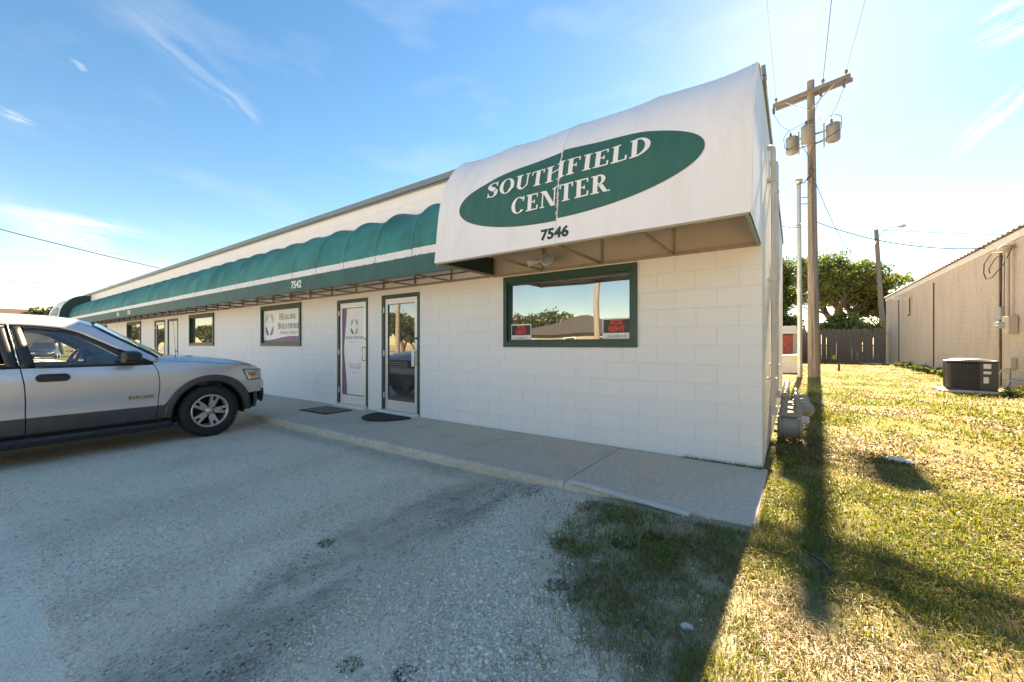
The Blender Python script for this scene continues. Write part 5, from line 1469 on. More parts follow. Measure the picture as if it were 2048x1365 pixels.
# electric service on its wall
es = thing('electric_service', 'grey meter boxes with mast and looping cables on the beige wall', 'electric meter', (RX - .006, 13.05, 0))
m_ = MB(); m_.tube([(-.12, .0, 2.05), (-.12, 0, 3.95)], .045, 12); m_.build('mast', M_tanwall, es)
m_ = MB(); m_.lathe([(.05, -.02), (.07, .02), (.16, .08), (.15, .14), (.05, .20), (.0, .21)], 14, X4((-.14, .02, 3.93), math.radians(10), math.radians(-18))); m_.build('weather_head', M_tanwall, es)
m_ = MB(); m_.bbox(-.20, -.002, -.30, .13, 1.55, 2.05, .015); m_.build('meter_socket', M_tanwall, es)
m_ = MB(); m_.lathe([(.10, .0), (.10, .10), (.08, .16), (.0, .17)], 18, X4((-.20, .02, 1.80), 0, math.radians(-90))); m_.build('meter_dial', M_lens, es)
m_ = MB(); m_.bbox(-.16, -.002, .42, .85, 1.98, 2.36, .02); m_.build('junction_box', M_gas, es)
m_ = MB(); m_.tube([(-.1, .62, 2.36), (-.06, .65, 3.2), (-.05, .7, 3.6), (-.08, .5, 3.9)], .012, 6); m_.tube([(-.05, .50, 2.36), (-.04, .48, 4.1)], .008, 5); m_.build('wall_cable', M_wire, es)
m_ = MB(); m_.tube([(-.18, .1, 3.92), (-.30, .5, 3.98), (-.32, 1.0, 3.75), (-.24, 1.35, 3.5), (-.2, 1.3, 3.30), (-.22, .8, 3.28), (-.16, .1, 3.6), (-.12, -.3, 4.0)], .013, 6); m_.tube([(-.18, .08, 3.92), (-.26, .4, 3.8), (-.26, .85, 3.55), (-.2, 1.0, 3.45)], .013, 6); m_.build('drip_loop', M_wire, es)
m_ = MB(); m_.bbox(-.13, -.002, -.2, .05, .55, .85, .01); m_.build('disconnect_box', M_tanwall, es)
m_ = MB(); m_.tube([(-.1, -.06, .55), (-.1, -.06, .1), (-.14, .0, .0), (-.3, .4, -.02)], .03, 8); m_.tube([(-.1, .02, .55), (-.12, .3, .5), (-.12, .55, .38), (-.12, .6, .0)], .03, 8); m_.tube([(-.1, .3, .20), (-.1, -2.0, .20)], .03, 8); m_.build('ground_conduit', M_gas, es)
wl = thing('wall_lamp', 'long pale lamp bracket mounted high on the beige wall', 'lamp', (RX - .04, 25.6, 3.75))
m_ = MB(); m_.bbox(-.42, .0, -.06, .06, .0, .12, .02); m_.build('arm', M_pipe, wl)
m_ = MB(); m_.bbox(-.72, -.40, -.11, .11, -.06, .14, .04); m_.build('head', M_pipe, wl)
m_ = MB(); m_.tube([(-.02, .0, 0), (-.02, 0, -.9), (-.1, 0, -.95)], .03, 7); m_.build('pipe', M_rust, wl)

# ------------------------------------------------------------------ air conditioner
ac = thing('air_conditioner', 'dark grey condenser unit with wire grille on the lawn', 'air conditioner', (4.13, 11.35, -.03), math.radians(-8))
pad = MB(); pad.bbox(-.60, .60, -.60, .60, -.06, .055, .012); tag(pad.build('concrete_pad', M_conc), 'flat concrete pad under the condenser unit', 'pad').location = (4.10, 11.30, -.03)
m_ = MB(); m_.bbox(-.42, .42, -.42, .42, .06, .80, .05); m_.build('coil', M_acfin, ac)
m_ = MB(); m_.bbox(-.46, .46, -.46, .46, .055, .10, .02); m_.build('base_tray', M_acbody, ac)
m_ = MB(); m_.bbox(-.47, .47, -.47, .47, .79, .84, .02); tp = m_.build('top_cover', M_acbody, ac)
m_ = MB(); m_.lathe([(.40, .0), (.36, .035), (.12, .05), (.0, .05)], 28, X4((0, 0, .841))); m_.build('fan_grille', M_acgrille, tp)
m_ = MB(); m_.bbox(.14, .455, -.452, -.12, .10, .79, .01); m_.bbox(.30, .455, -.1199, .3, .10, .79, .01); pn = m_.build('service_panel', M_acbody, ac)
for (z, w, h) in ((.64, .13, .12), (.50, .13, .07), (.26, .09, .16)):
    m_ = MB(); m_.box(.20, .20 + w, -.456, -.4535, z, z + h); m_.build('sticker', M_paper, pn)
for k in range(14):
    z = .13 + k * .048
    m_ = MB(); m_.tube([(.13, -.455, z), (-.44, -.455, z), (-.455, -.44, z), (-.455, .44, z)], .0045, 4); m_.build('grille_wire', M_acgrille, ac)
for k in range(9):
    m_ = MB(); x = -.40 + k * .065; m_.tube([(x, -.460, .10), (x, -.460, .79)], .004, 4); m_.build('grille_upright', M_acbody, ac)
for k in range(9):
    m_ = MB(); y = -.40 + k * .1; m_.tube([(-.460, y, .10), (-.460, y, .79)], .004, 4); m_.build('grille_upright', M_acbody, ac)

# ------------------------------------------------------------------ fence and things at the back
fc = thing('wooden_fence', 'weathered grey-brown board fence closing the lawn at the back', 'fence', (0, 32.0, -.05))
pm = []
for k in range(4):
    r_ = random.Random(k); t_ = MB(); w = .272; h = 2.36 + r_.uniform(-.03, .03)
    t_.prism([(-w / 2, 0, 0), (w / 2, 0, 0), (w / 2, 0, h - .08), (w / 2 - .06, 0, h), (-w / 2 + .06, 0, h), (-w / 2, 0, h - .08)], (0, .025, 0))
    q = bpy.data.meshes.new('plank'); q.from_pydata(t_.v, [], t_.f); q.update(); q.materials.append(M_fence); pm.append(q)
x = -1.4; i = 0
while x < RX - .14:
    o = bpy.data.objects.new('plank', pm[i % 4]); link(o, fc); o.location = (x, (i % 2) * .008, .03); o.rotation_euler = (0, rnd.uniform(-.006, .006), 0); x += .281; i += 1
for x in (-1.2, 1.0, 3.2, 5.2):
    m_ = MB(); m_.box(x - .06, x + .06, .08, .20, -.3, 2.2); m_.build('post', M_fence, fc)
for z in (.4, 1.2, 2.0):
    m_ = MB(); m_.box(-1.5, RX - .1, .036, .078, z, z + .09); m_.build('rail', M_fence, fc)
t = MB().box(-.11, .11, 0, .006, 0, .28); o = t.build('yellow_tag', M_yellow); o.location = (2.55, 31.985, .20); tag(o, 'small yellow notice fixed low on the board fence', 'notice')

rs_ = thing('red_shed', 'low red brick shed with pale metal roof edge behind the white building', 'shed', (-2.2, 27.5, -.05))
m_ = MB(); m_.box(-2.0, 2.35, .05, 3, -.2, 1.92); w_ = m_.build('wall', M_redbrick, rs_)
bm_ = MB()
for c in range(25):
    for k in range(21):
        x0 = -1.98 + k * .21 + (.1 if c % 2 else 0)
        if x0 + .2 < 2.34: bm_.box(x0, x0 + .2, .035, .049, -.1 + c * .08, -.03 + c * .08)
tag(bm_.build('bricks', M_redbrick, rs_), kind='stuff')
m_ = MB(); m_.box(-2.2, 2.7, -.25, 3.2, 2.0, 2.22); m_.box(-2.2, 2.55, -.1, 3.0, 2.221, 2.52); m_.build('roof_edge', M_pipe, rs_)
m_ = MB(); m_.box(2.36, 2.62, -.02, .1, -.2, 1.99); m_.build('corner_post', M_gas, rs_)
bx_ = thing('utility_cabinet', 'low beige utility cabinet with yellow sticker behind the white building', 'cabinet', (-.35, 17.8, -.05), math.radians(4))
m_ = MB(); m_.prism([(-.7, -.45, 0), (.72, -.45, 0), (.72, -.45, .80), (-.7, -.40, .70)], (0, .9, 0)); m_.build('body', M_pipe, bx_)
m_ = MB(); m_.box(.50, .70, -.457, -.4535, .58, .72); m_.build('sticker', M_yellow, bx_)
m_ = MB(); m_.prism([(-.74, -.49, .712), (.76, -.49, .812), (.76, -.49, .84), (-.74, -.49, .74)], (0, .98, 0)); m_.build('lid', M_pipe, bx_)

# small things on the lawn
m_ = MB(); r_ = random.Random(2)
m_.grid(lambda u, v: (-.13 + .26 * u, -.06 + .12 * v, .035 * math.sin(math.pi * u) ** .6 * math.sin(math.pi * v) ** .5 + .012 * math.sin(u * 19 + v * 7)), 18, 8)
o = m_.build('crumpled_rag', M_paper); o.location = (1.19, 1.30, gz(1.19, 1.3) + .015); o.rotation_euler = (0, 0, -.5); tag(o, 'crumpled white rag lying on the sunny lawn', 'rag')
def stone(x, y, s, label, m):
    bm = bmesh.new(); bmesh.ops.create_icosphere(bm, subdivisions=2, radius=s)
    q = random.Random(int(x * 1000) + 5)
    for v in bm.verts: v.co = Vector((v.co.x * 1.3, v.co.y, v.co.z * .6)) * q.uniform(.88, 1.1)
    me_ = bpy.data.meshes.new('stone'); bm.to_mesh(me_); bm.free(); me_.materials.append(m)
    o_ = link(bpy.data.objects.new('stone', me_)); o_.location = (x, y, gz(x, y) + s * .35); tag(o_, label, 'stone')
stone(-.13, -2.78, .022, 'small pale stone lying in the shaded grass', M_pipe)
stone(-1.33, -3.36, .020, 'rounded pale stone lying on the gravel near the bottom edge', M_pipe)
m_ = MB(); m_.tube([(0, 0, 0), (0, 0, .35)], .045, 8); m_.lathe([(.09, 0), (.05, .03), (.05, .06)], 8); o = m_.build('survey_stub', M_rust); o.location = (2.02, 20.5, -.05); tag(o, 'short rusty pipe stub standing in the lawn', 'pipe stub')

# ------------------------------------------------------------------ foliage
def soup(name, V, F_, colr, m, parent=None, k=4):
    """V: (n,k,3) polygons with one colour each"""
    n = len(V); me_ = bpy.data.meshes.new(name)
    me_.vertices.add(n * k); me_.vertices.foreach_set('co', V.reshape(-1).astype(np.float32))
    idx = (np.arange(n)[:, None, None] * k + F_[None]).reshape(-1)
    nf = n * len(F_); fk = F_.shape[1]
    me_.loops.add(nf * fk); me_.loops.foreach_set('vertex_index', idx)
    me_.polygons.add(nf); me_.polygons.foreach_set('loop_start', np.arange(nf) * fk); me_.polygons.foreach_set('loop_total', np.full(nf, fk))
    me_.update()
    c4 = np.concatenate([np.repeat(colr, k, 0), np.ones((n * k, 1))], 1).astype(np.float32)
    ca = me_.attributes.new('col', 'FLOAT_COLOR', 'POINT'); ca.data.foreach_set('color', c4.ravel())
    me_.materials.append(m)
    return link(bpy.data.objects.new(name, me_), parent)

def leaves(centres, spread, n, size, pal, seed, flat=1.0):
    r = np.random.RandomState(seed)
    c = np.array(centres); i = r.randint(0, len(c), n)
    sp = spread[i][:, None] if isinstance(spread, np.ndarray) else spread
    d = r.normal(size=(n, 3)); d /= np.linalg.norm(d, axis=1)[:, None]
    p = c[i] + d * (r.rand(n, 1) ** .55) * sp * np.array([1, 1, flat])
    u = r.normal(size=(n, 3)); u /= np.linalg.norm(u, axis=1)[:, None]
    w = r.normal(size=(n, 3)); w = np.cross(u, w); w /= np.linalg.norm(w, axis=1)[:, None] + 1e-9
    s = size * r.uniform(.6, 1.4, (n, 1))
    V = np.stack([p - u * s, p + w * s * .45, p + u * s, p - w * s * .45], 1)
    pal = np.array(pal); k = r.randint(0, len(pal), n)
    tint = (.75 + .5 * _rs.rand(len(c)))[i][:, None]
    col = np.clip(pal[k] * r.uniform(.8, 1.2, (n, 1)) * tint, 0, 1)
    return V, col
QF = np.array([[0, 1, 2, 3]])

def make_tree(name, label, loc, H, R, seed, nleaf, lsize, pal, trunk_r, fork=0.22, lean=(0, 0), group=None, levels=3, density=1.0, trunk_m=None, spread_k=.16):
    t = thing(name, label, 'tree', loc, 0, group)
    r = random.Random(seed); br = MB(); tips = []
    def grow(p, d, L_, rad, lev):
        pts = [p]; q = p.copy(); dd = d.copy(); n = 4
        for i in range(n):
            dd = (dd + Vector((r.gauss(0, .16), r.gauss(0, .16), r.gauss(.03, .10)))).normalized()
            q = q + dd * L_ / n; pts.append(q.copy())
        br.tube(pts, [rad * (1 - .5 * i / n) for i in range(n + 1)], 7 if lev < 2 else 5, False)
        if lev >= 1:
            tips.extend([pts[2], pts[3], pts[4]] if lev >= levels else [pts[4]])
        if lev < levels:
            k = 5 if lev == 0 else 4
            for j in range(k):
                a = 2 * math.pi * (j + r.random() * .7) / k; tilt = r.uniform(.55, 1.05)
                ax = Vector((math.cos(a) * math.sin(tilt), math.sin(a) * math.sin(tilt), math.cos(tilt) * .9))
                nd = (dd * .55 + ax).normalized()
                grow(pts[r.choice((2, 3, 4)) if lev else 4], nd, L_ * r.uniform(.55, .85) * (1.35 if lev == 0 else 1), rad * .48, lev + 1)
    grow(Vector((0, 0, -.2)), Vector((lean[0], lean[1], 1)).normalized(), H * fork, trunk_r, 0)
    T = np.array([v[:] for v in tips])
    # fit the crown's extent
    mx = np.abs(T[:, :2]).max(); top = T[:, 2].max()
    sx, sz = R * .88 / mx, (H * .93) / top
    br.v = [(x * (1 + (sx - 1) * min(1, max(0, z) / (top * .4))), y * (1 + (sx - 1) * min(1, max(0, z) / (top * .4))), z * sz) for x, y, z in br.v]
    T = np.stack([T[:, 0] * sx, T[:, 1] * sx, T[:, 2] * sz], 1)
    br.build('trunk', trunk_m or M_bark, t)
    rr_ = np.random.RandomState(seed)
    keep = T[rr_.rand(len(T)) < density]
    spr = R * spread_k * rr_.uniform(.6, 1.5, len(keep))
    V, col = leaves(keep, spr, nleaf, lsize, pal, seed, .7)
    V[:, :, 2] = np.maximum(V[:, :, 2], H * .10)
    soup('crown', V, QF, col, L_leaf, t)
    return t
PAL_L = [(.08, .122, .02), (.12, .158, .028), (.067, .10, .018), (.155, .18, .047)]
PAL_H = [(.105, .16, .025), (.15, .205, .036), (.08, .125, .02), (.20, .24, .06)]
PAL_D = [(.045, .075, .018), (.065, .10, .022), (.035, .06, .016), (.09, .12, .03)]
make_tree('leafy_tree', 'airy light green tree with forked leaning trunk behind the board fence', (4.2, 47.0, 0), 11.2, 7.4, 12, 40000, .13, PAL_H, .30, .13, (.35, 0), 'trees behind the fence', 5, .36, None, .085)
make_tree('leafy_tree', 'dense darker tree between the white building and the utility pole', (-2.4, 45.0, 0), 10.4, 4.6, 21, 30000, .15, PAL_D + PAL_L[:2], .34, .16, (0, 0), 'trees behind the fence', 4, .8, None, .15)
make_tree('leafy_tree', 'low spreading tree whose tip shows above the beige roof', (9.6, 50.0, 0), 8.6, 4.6, 33, 14000, .13, PAL_L, .26, .18, (-.1, 0), 'trees behind the fence', 4, .5, None, .10)
make_tree('bushy_tree', 'low bushy growth just behind the board fence', (5.2, 40.0, 0), 4.3, 4.6, 35, 12000, .13, PAL_H + PAL_L, .12, .12, (0, 0), 'trees behind the fence', 4, .6, None, .13)
make_tree('bushy_tree', 'bushy growth behind the fence beside the utility pole', (-.6, 38.0, 0), 4.8, 3.0, 37, 9000, .13, PAL_D + PAL_L, .12, .12, (0, 0), 'trees behind the fence', 4, .7, None, .15)
make_tree('leafy_tree', 'small far tree showing over the car roof', (-76.5, 4.5, 0), 6.1, 3.6, 41, 5000, .22, PAL_L + PAL_D, .3, .25, (0, 0), 'far trees at the left', 3, .7)
# tree belt past the far lot and across the street: one proto of each habit, copied
pa = make_tree('roadside_tree', 'tree in the belt beyond the far parking lot', (-112, -6, 0), 6.0, 5.0, 51, 7000, .32, PAL_L + PAL_D, .3, .16, (0, 0), 'tree belt beyond the lot', 3, 1.0, None, .2)
pb = make_tree('roadside_tree', 'tree standing across the street', (-60, -46, 0), 7.5, 4.8, 61, 7000, .30, PAL_D + PAL_L, .3, .2, (0, 0), 'trees across the street', 3, 1.0, None, .2)
r_ = random.Random(9)
for k in range(22):
    c = copy_tree(pa); c.location = (-108 - r_.uniform(0, 12), -44 + k * 4.4 + r_.uniform(-1, 1), 0); c.rotation_euler = (0, 0, r_.uniform(0, 6)); s_ = r_.uniform(.65, 1.0); c.scale = (s_, s_, s_ * r_.uniform(.9, 1.15))
for k in range(30):
    c = copy_tree(pb); c.location = (-150 + k * 5.2 + r_.uniform(-2, 2), -50 - r_.uniform(0, 16), 0); c.rotation_euler = (0, 0, r_.uniform(0, 6)); s_ = r_.uniform(.6, .95) * (.55 if 20 < k < 27 else 1); c.scale = (s_, s_, s_)

# ------------------------------------------------------------------ houses
def house(name, label, loc, w, d, eave, ridge, hip, wallm, roofm, rz=0):
    t = thing(name, label, 'house', loc, rz)
    m_ = MB(); m_.box(-w / 2, w / 2, -d / 2, d / 2, -.3, eave); m_.build('wall', wallm, t)
    m_ = MB(); o_ = .6; a, b = w / 2 + o_, d / 2 + o_; h_ = hip
    v = [(-a, -b, eave - .05), (a, -b, eave - .05), (a, b, eave - .05), (-a, b, eave - .05), (-a + h_, 0, ridge), (a - h_, 0, ridge)]
    m_.add(v, [(0, 1, 5, 4), (1, 2, 5), (2, 3, 4, 5), (3, 0, 4), (3, 2, 1, 0)]); m_.build('roof', roofm, t)
    for x in (-w * .3, w * .05, w * .32):
        m_ = MB(); m_.box(x - .7, x + .7, d / 2 + .002, d / 2 + .05, 1.0, 2.1); q = m_.build('window', M_whitepaint, t)
        m_ = MB(); m_.box(x - .6, x + .6, d / 2 + .051, d / 2 + .06, 1.08, 2.02); m_.build('pane', M_blackp, q)
    return t
house('bungalow', 'low house with grey hip roof mirrored in the near window', (-21.5, -42, 0), 15, 11, 2.55, 4.9, 7.4, M_housewall, M_houseroof)
house('bungalow', 'distant house with brown roof rising behind the car', (-92, -1.6, 0), 13, 11, 3.0, 6.4, 1.0, M_housewall, M_brownroof, math.radians(90))
for x_, y_, s_ in ((-33, -44, .8), (-37, -40, .65), (-30.5, -50, .9), (-12, -50, .62), (-9, -46, .6), (-15, -54, .7), (-44, -38, .8), (-52, -36, .75), (-60, -34, .85), (-70, -33, .8)):
    c = copy_tree(pb); c.location = (x_, y_, 0); c.rotation_euler = (0, 0, x_); c.scale = (s_, s_, s_)
hg = leaves(np.array([(x, -35 + .3 * math.sin(x), .85) for x in np.arange(-34, -14, .35)]), .8, 14000, .12, PAL_L, 5)
hd = thing('hedge', 'clipped green hedge in front of the house across the street', 'hedge', (0, 0, 0))
soup('foliage', hg[0], QF, hg[1], L_leaf, hd)

def street_pole(loc, h, label):
    t = thing('roadside_pole', label, 'utility pole', loc, 0, 'poles along the street')
    m_ = MB(); m_.tube([(0, 0, -.3), (.05, 0, h / 2), (.06, 0, h)], [.19, .16, .12], 12); m_.build('shaft', M_pole, t)
    m_ = MB(); m_.bar((-1.1, 0, h - .5), (1.1, 0, h - .5), .1, .12); m_.build('crossarm', M_arm, t)
street_pole((-9.5, -19 + 1, -.06), 10, 'roadside pole mirrored in the near window')
street_pole((-24.4, -15.4, -.06), 10, 'roadside pole mirrored in the clear glass door')
cable(sagline((-60, -17.0, 8.2), (-9.5, -18, 8.0), .6), .016, 'street cable left of the roadside pole, mirrored in the glass')
cable(sagline((-9.5, -18, 8.0), (40, -19, 8.4), .6), .016, 'street cable right of the roadside pole, mirrored in the glass')
cable(sagline((-60, -16.8, 7.0), (-9.5, -18, 6.6), .5), .016, 'lower street cable mirrored in the glass')

# ------------------------------------------------------------------ parked cars past the far end
def parked(name, label, loc, rz, paint, kind):
    t = thing(name, label, 'car', loc, rz, 'cars in the far lot')
    low = [(-2.25, .55, .80, .70), (-2.2, .35, .92, .84), (-1.2, .22, .95, .88), (1.2, .22, .93, .88), (2.05, .25, .82, .84), (2.25, .45, .68, .72)]
    if kind == 'pickup': low = [(-2.7, .6, 1.05, .85), (-2.6, .45, 1.08, .9), (-1, .35, 1.10, .93), (1.2, .35, 1.12, .93), (2.5, .4, 1.05, .9), (2.7, .6, .95, .8)]
    m_ = MB(); v = []; ring = 10
    for y, z0, z1, w in low:
        sec = [(-w * .9, z0), (-w, z0 + .15), (-w, (z0 + z1) / 2), (-w * .95, z1 - .08), (-w * .85, z1), (w * .85, z1), (w * .95, z1 - .08), (w, (z0 + z1) / 2), (w, z0 + .15), (w * .9, z0)]
        v += [(x, y, z) for x, z in sec]
    n = ring; m_.add(v, [(i * n + k, i * n + (k + 1) % n, (i + 1) * n + (k + 1) % n, (i + 1) * n + k) for i in range(len(low) - 1) for k in range(n)], True)
    m_.add(v[:n], [tuple(range(n))]); m_.add(v[-n:], [tuple(range(n))]); m_.build('body', paint, t)
    base = low[2][2] - .03
    c0, c1, r0, r1 = (-1.75, 1.05, -1.15, .25) if kind != 'pickup' else (-.9, 1.35, -.75, .6)
    top = base + .55
    m_ = MB(); v = [(-.80, c0, base), (.80, c0, base), (.80, c1, base), (-.80, c1, base), (-.60, r0, top), (.60, r0, top), (.60, r1, top), (-.60, r1, top)]
    m_.add(v, [(0, 1, 5, 4), (1, 2, 6, 5), (2, 3, 7, 6), (3, 0, 4, 7)]); m_.build('window_band', M_blackp, t)
    m_ = MB(); m_.add([(-.62, r0 - .05, top - .02), (.62, r0 - .05, top - .02), (.62, r1 + .05, top - .02), (-.62, r1 + .05, top - .02), (-.52, r0 + .1, top + .05), (.52, r0 + .1, top + .05), (.52, r1 - .1, top + .05), (-.52, r1 - .1, top + .05)], [(0, 1, 5, 4), (1, 2, 6, 5), (2, 3, 7, 6), (3, 0, 4, 7), (4, 5, 6, 7)]); m_.build('roof', paint, t)
    wy = 1.38 if kind != 'pickup' else 1.75
    for y in (-wy, wy):
        for s_ in (-1, 1):
            m_ = MB(); m_.lathe([(.0, 0), (.2, 0), (.30, .01), (.33, .04), (.33, .18), (.30, .2), (.0, .2)], 18, X4((s_ * .90, y, .32), 0, math.radians(-90 * s_))); wq = m_.build('wheel', M_black, t)
            m_ = MB(); m_.lathe([(.0, -.012), (.2, -.012), (.21, .0)], 14, X4((s_ * .90, y, .32), 0, math.radians(-90 * s_))); m_.build('hubcap', M_rim, wq)
    for s_ in (-1, 1):
        m_ = MB(); yy = low[-1][0] - .05; m_.bbox(s_ * .5 - .14, s_ * .5 + .14, yy, yy + .08, low[-1][2] - .2, low[-1][2] - .05, .02); m_.build('headlight', M_lens, t)
    return t
M_bluecar = mat('dark_blue_paint', (.03, .045, .06), .3, .05, 3, metal=.4, coat=.6)
M_whitecar = mat('white_car_paint', (.75, .76, .77), .3, .03, 3, coat=.5)
M_blackcar = mat('black_car_paint', (.03, .03, .033), .3, .05, 3, coat=.6)
parked('sedan', 'dark blue sedan seen through the SUV window at far lot', (-56.5, 1.0, -.085), math.radians(-100), M_bluecar, 'sedan')
parked('sedan', 'white car half hidden behind the dark blue sedan', (-63, 4.9, -.085), math.radians(-95), M_whitecar, 'sedan')
parked('pickup_truck', 'dark pickup truck parked sideways in the far lot', (-64, 9.2, -.085), math.radians(15), M_blackcar, 'pickup')
for k, (x, y, lb) in enumerate(((-47.0, 1.55, 'nearest of the red bollards seen through the SUV window'), (-52.5, 2.95, 'red bollard just right of the dark blue sedan'), (-49.5, 5.4, 'left one of the right pair of red bollards'), (-48.5, 6.0, 'right one of the right pair of red bollards'))):
    b_ = thing('bollard', lb, 'bollard', (x, y, -.09), 0, 'red bollards in the far lot')
    m_ = MB(); m_.lathe([(.12, -.1), (.12, .80), (.11, .86), (.06, .90), (.0, .91)], 14); m_.build('post', M_redplastic, b_)
    m_ = MB(); m_.lathe([(.123, .62), (.124, .63), (.124, .70), (.123, .71)], 14); m_.build('band', M_whitepaint, b_)

# ------------------------------------------------------------------ grass
def build_grass():
    r = np.random.RandomState(11)
    cx, cy = cam.location.x, cam.location.y
    N0 = 2600000
    x = r.uniform(-1.9, 5.6, N0); y = np.where(r.rand(N0) < .62, r.uniform(-4.4, 1.5, N0), 1.5 + 30 * r.rand(N0) ** 1.7)
    d = np.hypot(x - cx, y - cy)
    # only what lies before the lens
    fx = (x - cx) * -math.sin(YAW) + (y - cy) * math.cos(YAW); rx = (x - cx) * math.cos(YAW) + (y - cy) * math.sin(YAW)
    ok = (fx > .7) & (rx < fx * 1.40) & (rx > -fx * 1.4)
    ok &= ~((x < .06) & (y > -1.475)) & ~((x < .03) & (y > -1.6) & (y < 8.1)) & (x < RX - .02)
    ok &= ~((x > 3.5) & (x < 4.7) & (y > 10.7) & (y < 11.9))
    m = lawn_mask(x, y)
    patch = fnoise(x, y, 1.35); fine = fnoise(x + 31, y + 7, 5.0)
    dens = m ** 1.5 * np.clip((patch - .30) * 3.4, .16, 1) * np.clip((fine - .22) * 2.6, .25, 1)
    dens *= 1 - .48 * (1 - sstep(.2, 1.5, x - lawn_edge(y))) * (y < -1.2) * sstep(.25, -.25, x)
    dens = np.maximum(dens, (m > .03) * .03)
    dens *= np.clip(2.9 / d, .08, 1.0) * np.where(y > 1.5, .85, 1)
    ok &= r.rand(N0) < dens * .66
    x, y, d, patch, fine = x[ok], y[ok], d[ok], patch[ok], fine[ok]; n = len(x)
    z = ground_z(x, y) - .004
    wet = fnoise(x + 50, y - 20, .75)                   # where the lawn is greener
    g = np.clip((wet - .40) * 3.4 + (patch - .5) * 1.2 + .10 + .03 * np.clip(y, 0, 8) - .30 * (1 - sstep(.1, 1.4, x - lawn_edge(y))) * (y < -1.2) * sstep(.15, -.15, x) + .55 * sstep(-.3, .2, x) * sstep(0, -1.5, y), 0.08, .88)
    kind = r.rand(n)
    green = np.array([[0.15, 0.222, 0.028], [0.222, 0.27, 0.032], [0.3, 0.288, 0.036], [0.108, 0.168, 0.026]])[r.randint(0, 4, n)]
    straw = np.array([[0.333, 0.253, 0.098], [0.27, 0.196, 0.081], [0.397, 0.305, 0.144], [0.23, 0.167, 0.075]])[r.randint(0, 4, n)]
    isg = kind < g
    col = np.where(isg[:, None], green, straw) * r.uniform(.75, 1.2, (n, 1))
    h = np.where(isg, r.uniform(.020, .056, n), r.uniform(.025, .075, n)) * (.75 + .6 * patch)
    w = r.uniform(.0010, .0020, n) * np.clip(d / 1.8, 1, 6.0)
    h = h * np.clip(d / 4.5, 1, 1.5)
    az = r.uniform(0, 2 * np.pi, n); lean = np.where(isg, r.uniform(.2, 1.25, n), r.uniform(.9, 1.55, n))
    dx, dy = np.cos(az), np.sin(az); px_, py_ = -dy, dx
    def P_(t, k):                                       # point along a bending blade
        a = lean * t; out = h * t * np.sin(a); up_ = h * t * np.cos(a)
        return np.stack([x + dx * out + px_ * w * k, y + dy * out + py_ * w * k, z + up_], 1)
    V = np.stack([P_(0, -1), P_(0, 1), P_(.55, .8), P_(.55, -.8), P_(1, 0)], 1)
    me_ = bpy.data.meshes.new('grass')
    me_.vertices.add(n * 5); me_.vertices.foreach_set('co', V.reshape(-1).astype(np.float32))
    base = np.arange(n)[:, None] * 5
    loops = np.concatenate([base + np.array([[0, 1, 2, 3]]), base + np.array([[3, 2, 4]])], 1).ravel()
    me_.loops.add(n * 7); me_.loops.foreach_set('vertex_index', loops)
    me_.polygons.add(n * 2); ls = (np.arange(n)[:, None] * 7 + np.array([[0, 4]])).ravel()
    me_.polygons.foreach_set('loop_start', ls); me_.polygons.foreach_set('loop_total', np.tile([4, 3], n))
    me_.update()
    c4 = np.concatenate([np.repeat(col, 5, 0), np.ones((n * 5, 1))], 1).astype(np.float32)
    ca = me_.attributes.new('col', 'FLOAT_COLOR', 'POINT'); ca.data.foreach_set('color', c4.ravel())
    me_.materials.append(L_grass)
    o = link(bpy.data.objects.new('grass', me_)); tag(o, 'patchy green and straw-coloured grass of the lawn', 'grass', kind='stuff')
    print('grass blades', n)
build_grass()

def tuft(x, y, n, h, rad, pal, label, name='grass_tuft', group='weeds and tufts', zz=None, lean=1.2, w=.0014):
    r = np.random.RandomState(int(abs(x * 977 + y * 131)) + n)
    a = r.uniform(0, 2 * np.pi, n); rr = rad * np.sqrt(r.rand(n)); bx, by = rr * np.cos(a), rr * np.sin(a)
    az = a + r.normal(0, .8, n); L_ = h * r.uniform(.5, 1.15, n); ln = r.uniform(.1, lean, n)
    dx, dy = np.cos(az), np.sin(az)
    def P_(t, k): 
        q = ln * t; return np.stack([bx + dx * L_ * t * np.sin(q) - dy * w * k, by + dy * L_ * t * np.sin(q) + dx * w * k, L_ * t * np.cos(q)], 1)
    V = np.stack([P_(0, -1), P_(0, 1), P_(.6, .8), P_(1, .1), P_(.6, -.8)], 1)
    pal = np.array(pal); col = pal[r.randint(0, len(pal), n)] * r.uniform(.8, 1.2, (n, 1))
    o = soup(name, V, np.array([[0, 1, 2, 3, 4]]), col, L_grass, None, 5)
    o.location = (x, y, (gz(x, y) if zz is None else zz) - .003); tag(o, label, 'weed', group)
PG_ = [(.12, .22, .05), (.16, .27, .06), (.09, .16, .04)]; PS_ = [(.50, .40, .22), (.40, .29, .16), (.30, .20, .12)]
tuft(-.95, -2.38, 150, .035, .08, PS_, 'brown dead tuft at the left edge of the shaded grass')
tuft(-.62, -2.20, 150, .035, .07, PG_, 'deep green tuft in the shaded grass near the metal strip')
tuft(-.50, -2.02, 120, .045, .06, PG_, 'tall green tuft just below the metal strip')
tuft(-.78, -2.80, 120, .03, .06, PS_, 'small brown tuft between gravel and shaded grass')
tuft(-1.02, -3.62, 150, .02, .045, [(.22, .13, .10), (.14, .18, .07), (.28, .18, .12)], 'reddish weed growing in the gravel at the bottom')
tuft(-1.24, -3.72, 120, .02, .045, PG_, 'green weed growing in the gravel at the bottom edge')
tuft(-2.32, -3.20, 90, .025, .05, PG_, 'small flat green weed alone in the gravel')
tuft(.14, -3.25, 70, .065, .03, PS_, 'straw coloured seed stalks near the bottom edge of the lawn')
